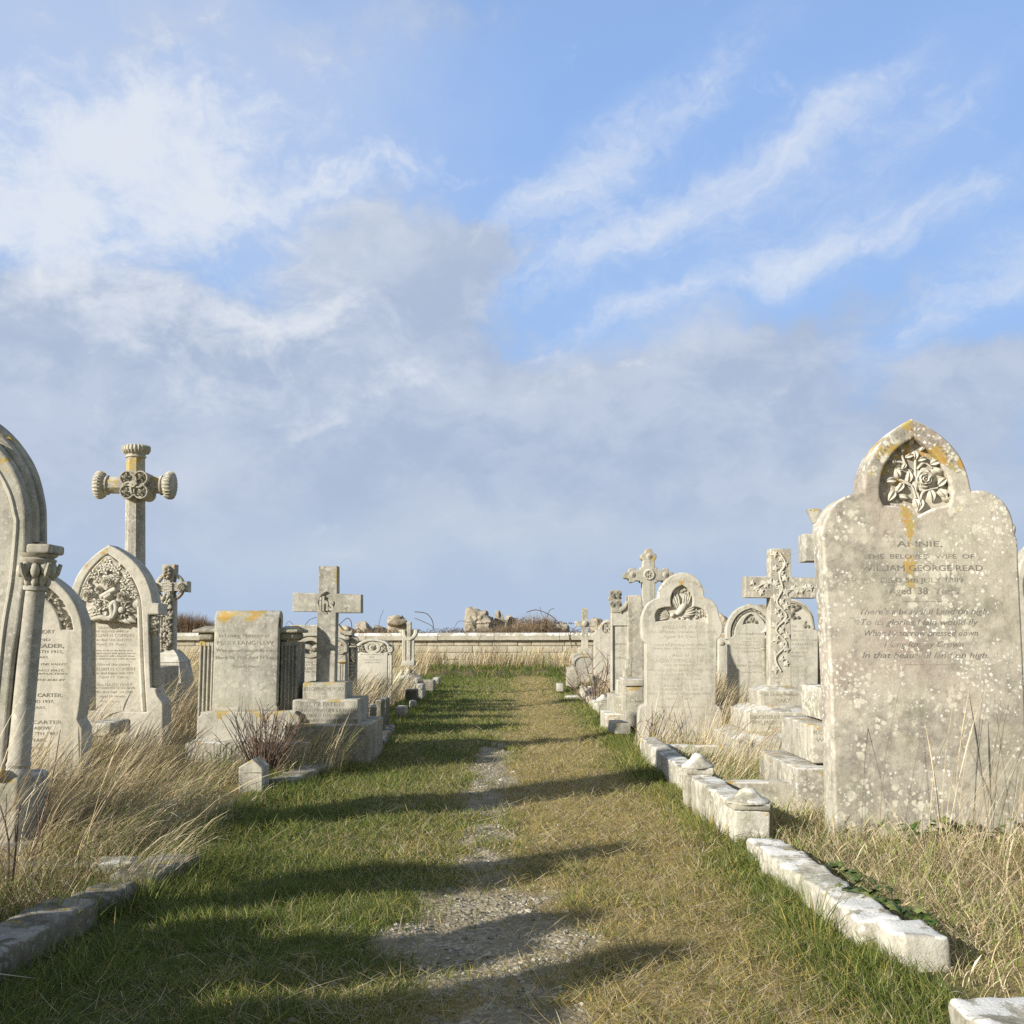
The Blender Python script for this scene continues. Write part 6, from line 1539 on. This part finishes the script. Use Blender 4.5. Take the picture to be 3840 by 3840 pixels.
arcs([(660, 2340), (690, 2320), (730, 2318)], 29, .006); arcs([(790, 2360), (800, 2330), (820, 2335)], 29, .006)
for i in range(260):
    px = random.uniform(1780, 2160); q = P(px, 2340 - random.uniform(0, 26) * math.exp(-((px - 1980) / 120) ** 2) , 29); br.ball((q[0], 29 + random.uniform(-.3, .3), q[1]), (.016, .012, .016), 0, 5, 3)
tag(br.build('bramble_thicket', plain('bramble_stem', (.115, .082, .06), .85, .35), None, 60), 'tangle of brown bramble stems along the top of the end wall', 'bramble', kind='stuff')

# ---- shrubs
def shrub(name, label, px, py, Y, n, h, spread, r, col, fork=2):
    X, Z = P(px, py, Y); z0 = float(gz(X, Y))
    g_ = MB()
    for i in range(n):
        a = random.uniform(0, 2 * PI); s = spread * random.random() ** .7; L = h * random.uniform(.55, 1.1)
        p0 = Vector((X + .25 * s * math.cos(a), Y + .25 * s * math.sin(a), z0 - .02)); p2 = p0 + Vector((s * math.cos(a), s * math.sin(a) * .7, L))
        p1 = (p0 + p2) / 2 + Vector((random.uniform(-.03, .03), random.uniform(-.03, .03), .02))
        pts = cat([tuple(p0), tuple(p1), tuple(p2)], 3); m = len(pts)
        g_.tube(pts, [r * (1 - .7 * j / (m - 1)) for j in range(m)], 5)
        for f_ in range(fork):
            j = random.randint(2, m - 2); q = Vector(pts[j]); e = q + Vector((random.uniform(-1, 1) * spread * .35, random.uniform(-.5, .5) * spread * .3, L * random.uniform(.12, .3)))
            g_.tube([q, (q + e) / 2 + Vector((0, 0, .01)), e], [r * .5, r * .4, r * .25], 4)
    o = g_.build(name, col, None, 60, (X, Y, 0)); return tag(o, label, 'shrub')
twig = plain('twig_red_brown', (.16, .115, .085), .8, .4); twig2 = plain('twig_grey_brown', (.19, .135, .10), .8, .3)
shrub('dead_shrub', 'dead red-brown shrub of upright twigs in front of the scroll monument', 990, 2900, 7.0, 85, .42, .26, .0042, twig, 2)
shrub('bare_shrub', 'leafless branching shrub by the far white kerb posts', 2240, 2600, 14, 15, .68, .5, .010, twig2, 3)
shrub('dead_shrub', 'few dead stalks at the foot of the dove headstone', 2440, 2790, 9.2, 12, .36, .22, .005, twig, 2)
shrub('dead_shrub', 'thin brown dock stalks leaning at the near edge by the arched monument', 40, 3400, 3.9, 5, .55, .26, .005, twig, 2)
shrub('bare_shrub', 'wiry bare sapling against the end wall', 1830, 2500, 25.8, 5, .8, .5, .012, twig2, 3)

# ---- ivy creeping over the near kerb
iv = MB(); random.seed(77)
def ivy_leaf(p, R, tilt, ang):
    lens = [1, .5, .85, .5, .7, .35, .7, .5, .85, .5]; n = len(lens)
    M = Matrix.Translation(p) @ Matrix.Rotation(tilt[0], 4, 'X') @ Matrix.Rotation(tilt[1], 4, 'Y')
    vs = [M @ Vector((0, 0, .15 * R))] + [M @ Vector((R * l * math.cos(ang + 2 * PI * i / n), R * l * math.sin(ang + 2 * PI * i / n), -.1 * R * l)) for i, l in enumerate(lens)]
    iv.add(vs, [(0, 1 + i, 1 + (i + 1) % n) for i in range(n)])
def ivy_run(pts, n, R, sp):
    c = cat(pts, 6); iv.tube(c, .003, 4)
    for i in range(n):
        p = Vector(c[random.randrange(len(c))]) + Vector((random.uniform(-sp, sp), random.uniform(-sp, sp), random.uniform(0, sp * .7)))
        ivy_leaf(p, R * random.uniform(.6, 1.15), (random.uniform(-.8, .5), random.uniform(-.6, .6)), random.uniform(0, 6.3))
ivy_run([(1.25, 3.3, .07), (1.24, 3.55, .07), (1.22, 3.9, .07), (1.24, 4.2, .06)], 42, .030, .04)
ivy_run([(1.22, 3.5, .08), (1.14, 3.56, .112), (1.09, 3.62, .108)], 11, .026, .018)
ivy_run([(1.75, 4.86, .05), (1.95, 4.88, .07), (2.3, 4.86, .06)], 42, .035, .07)
mi, t, b = new_mat('ivy_leaf'); pos = t.node('ShaderNodeNewGeometry').outputs['Position']
t.put(b.inputs['Base Color'], t.mix(t.ss(.4, .62, t.noise(pos, 16, 3, .5)), (.035, .07, .018), (.15, .17, .055))); b.inputs['Roughness'].default_value = .45
tag(iv.build('ivy', mi, None, 20, (1.25, 3.6, 0)), 'ivy trailing over the whitened kerb and along the foot of the rose headstone', 'ivy')

# ---- chippings of the track
pv, pq = [], []
bm = bmesh.new(); bmesh.ops.create_icosphere(bm, subdivisions=1, radius=1); ico_v = np.array([v.co[:] for v in bm.verts]); ico_f = np.array([[v.index for v in f.verts] for f in bm.faces]); bm.free()
def pebbles(x, y, r):
    n = len(x); sc_ = np.stack([r * U(.8, 1.5, n), r * U(.7, 1.2, n), r * U(.45, .8, n)], -1); a = U(0, 2 * PI, n)
    v = ico_v[None] * (1 + .75 * (RNG.random((n, len(ico_v), 1)) - .5)) * sc_[:, None]
    vx = v[..., 0] * np.cos(a)[:, None] - v[..., 1] * np.sin(a)[:, None]; vy = v[..., 0] * np.sin(a)[:, None] + v[..., 1] * np.cos(a)[:, None]
    v = np.stack([vx + x[:, None], vy + y[:, None], v[..., 2] + (gz(x, y) + sc_[:, 2] * .05)[:, None]], -1)
    return v.reshape(-1, 3), (ico_f[None] + (np.arange(n) * len(ico_v))[:, None, None]).reshape(-1, 3)
n = 60000; x, y = U(-.75, .65, n), U(2.2, 10, n); k = RNG.random(n) < (.06 * np.exp(-(x / .5) ** 2) + bare(x, y) * .8 * np.clip((fbm(x * 9 + 40, y * 9) - .34) * 3, .08, 1)) * np.where(y < 5.5, 1, .35); x, y = x[k], y[k]; n = len(x)
r = .0022 + .0075 * RNG.random(n) ** 3.5
big = RNG.random(n) < .006; r = np.where(big, U(.009, .017, n), r)
v, q = pebbles(x, y, r)
me = fast_mesh('gravel', v, q); me.shade_flat(); u = RNG.random(n); colp = np.stack([.40 + .2 * (u - .5), .365 + .2 * (u - .5), .29 + .19 * (u - .5)], -1) * U(.6, 1.15, n)[:, None]
point_attr(me, 'blade', np.repeat(colp, len(ico_v), 0))
mp, t, b = new_mat('limestone_chip'); t.put(b.inputs['Base Color'], t.node('ShaderNodeAttribute', attribute_name='blade').outputs['Color']); me.materials.append(mp)
o = bpy.data.objects.new('gravel', me); COL.objects.link(o); tag(o, 'pale limestone chippings showing through the worn track', 'gravel', kind='stuff')
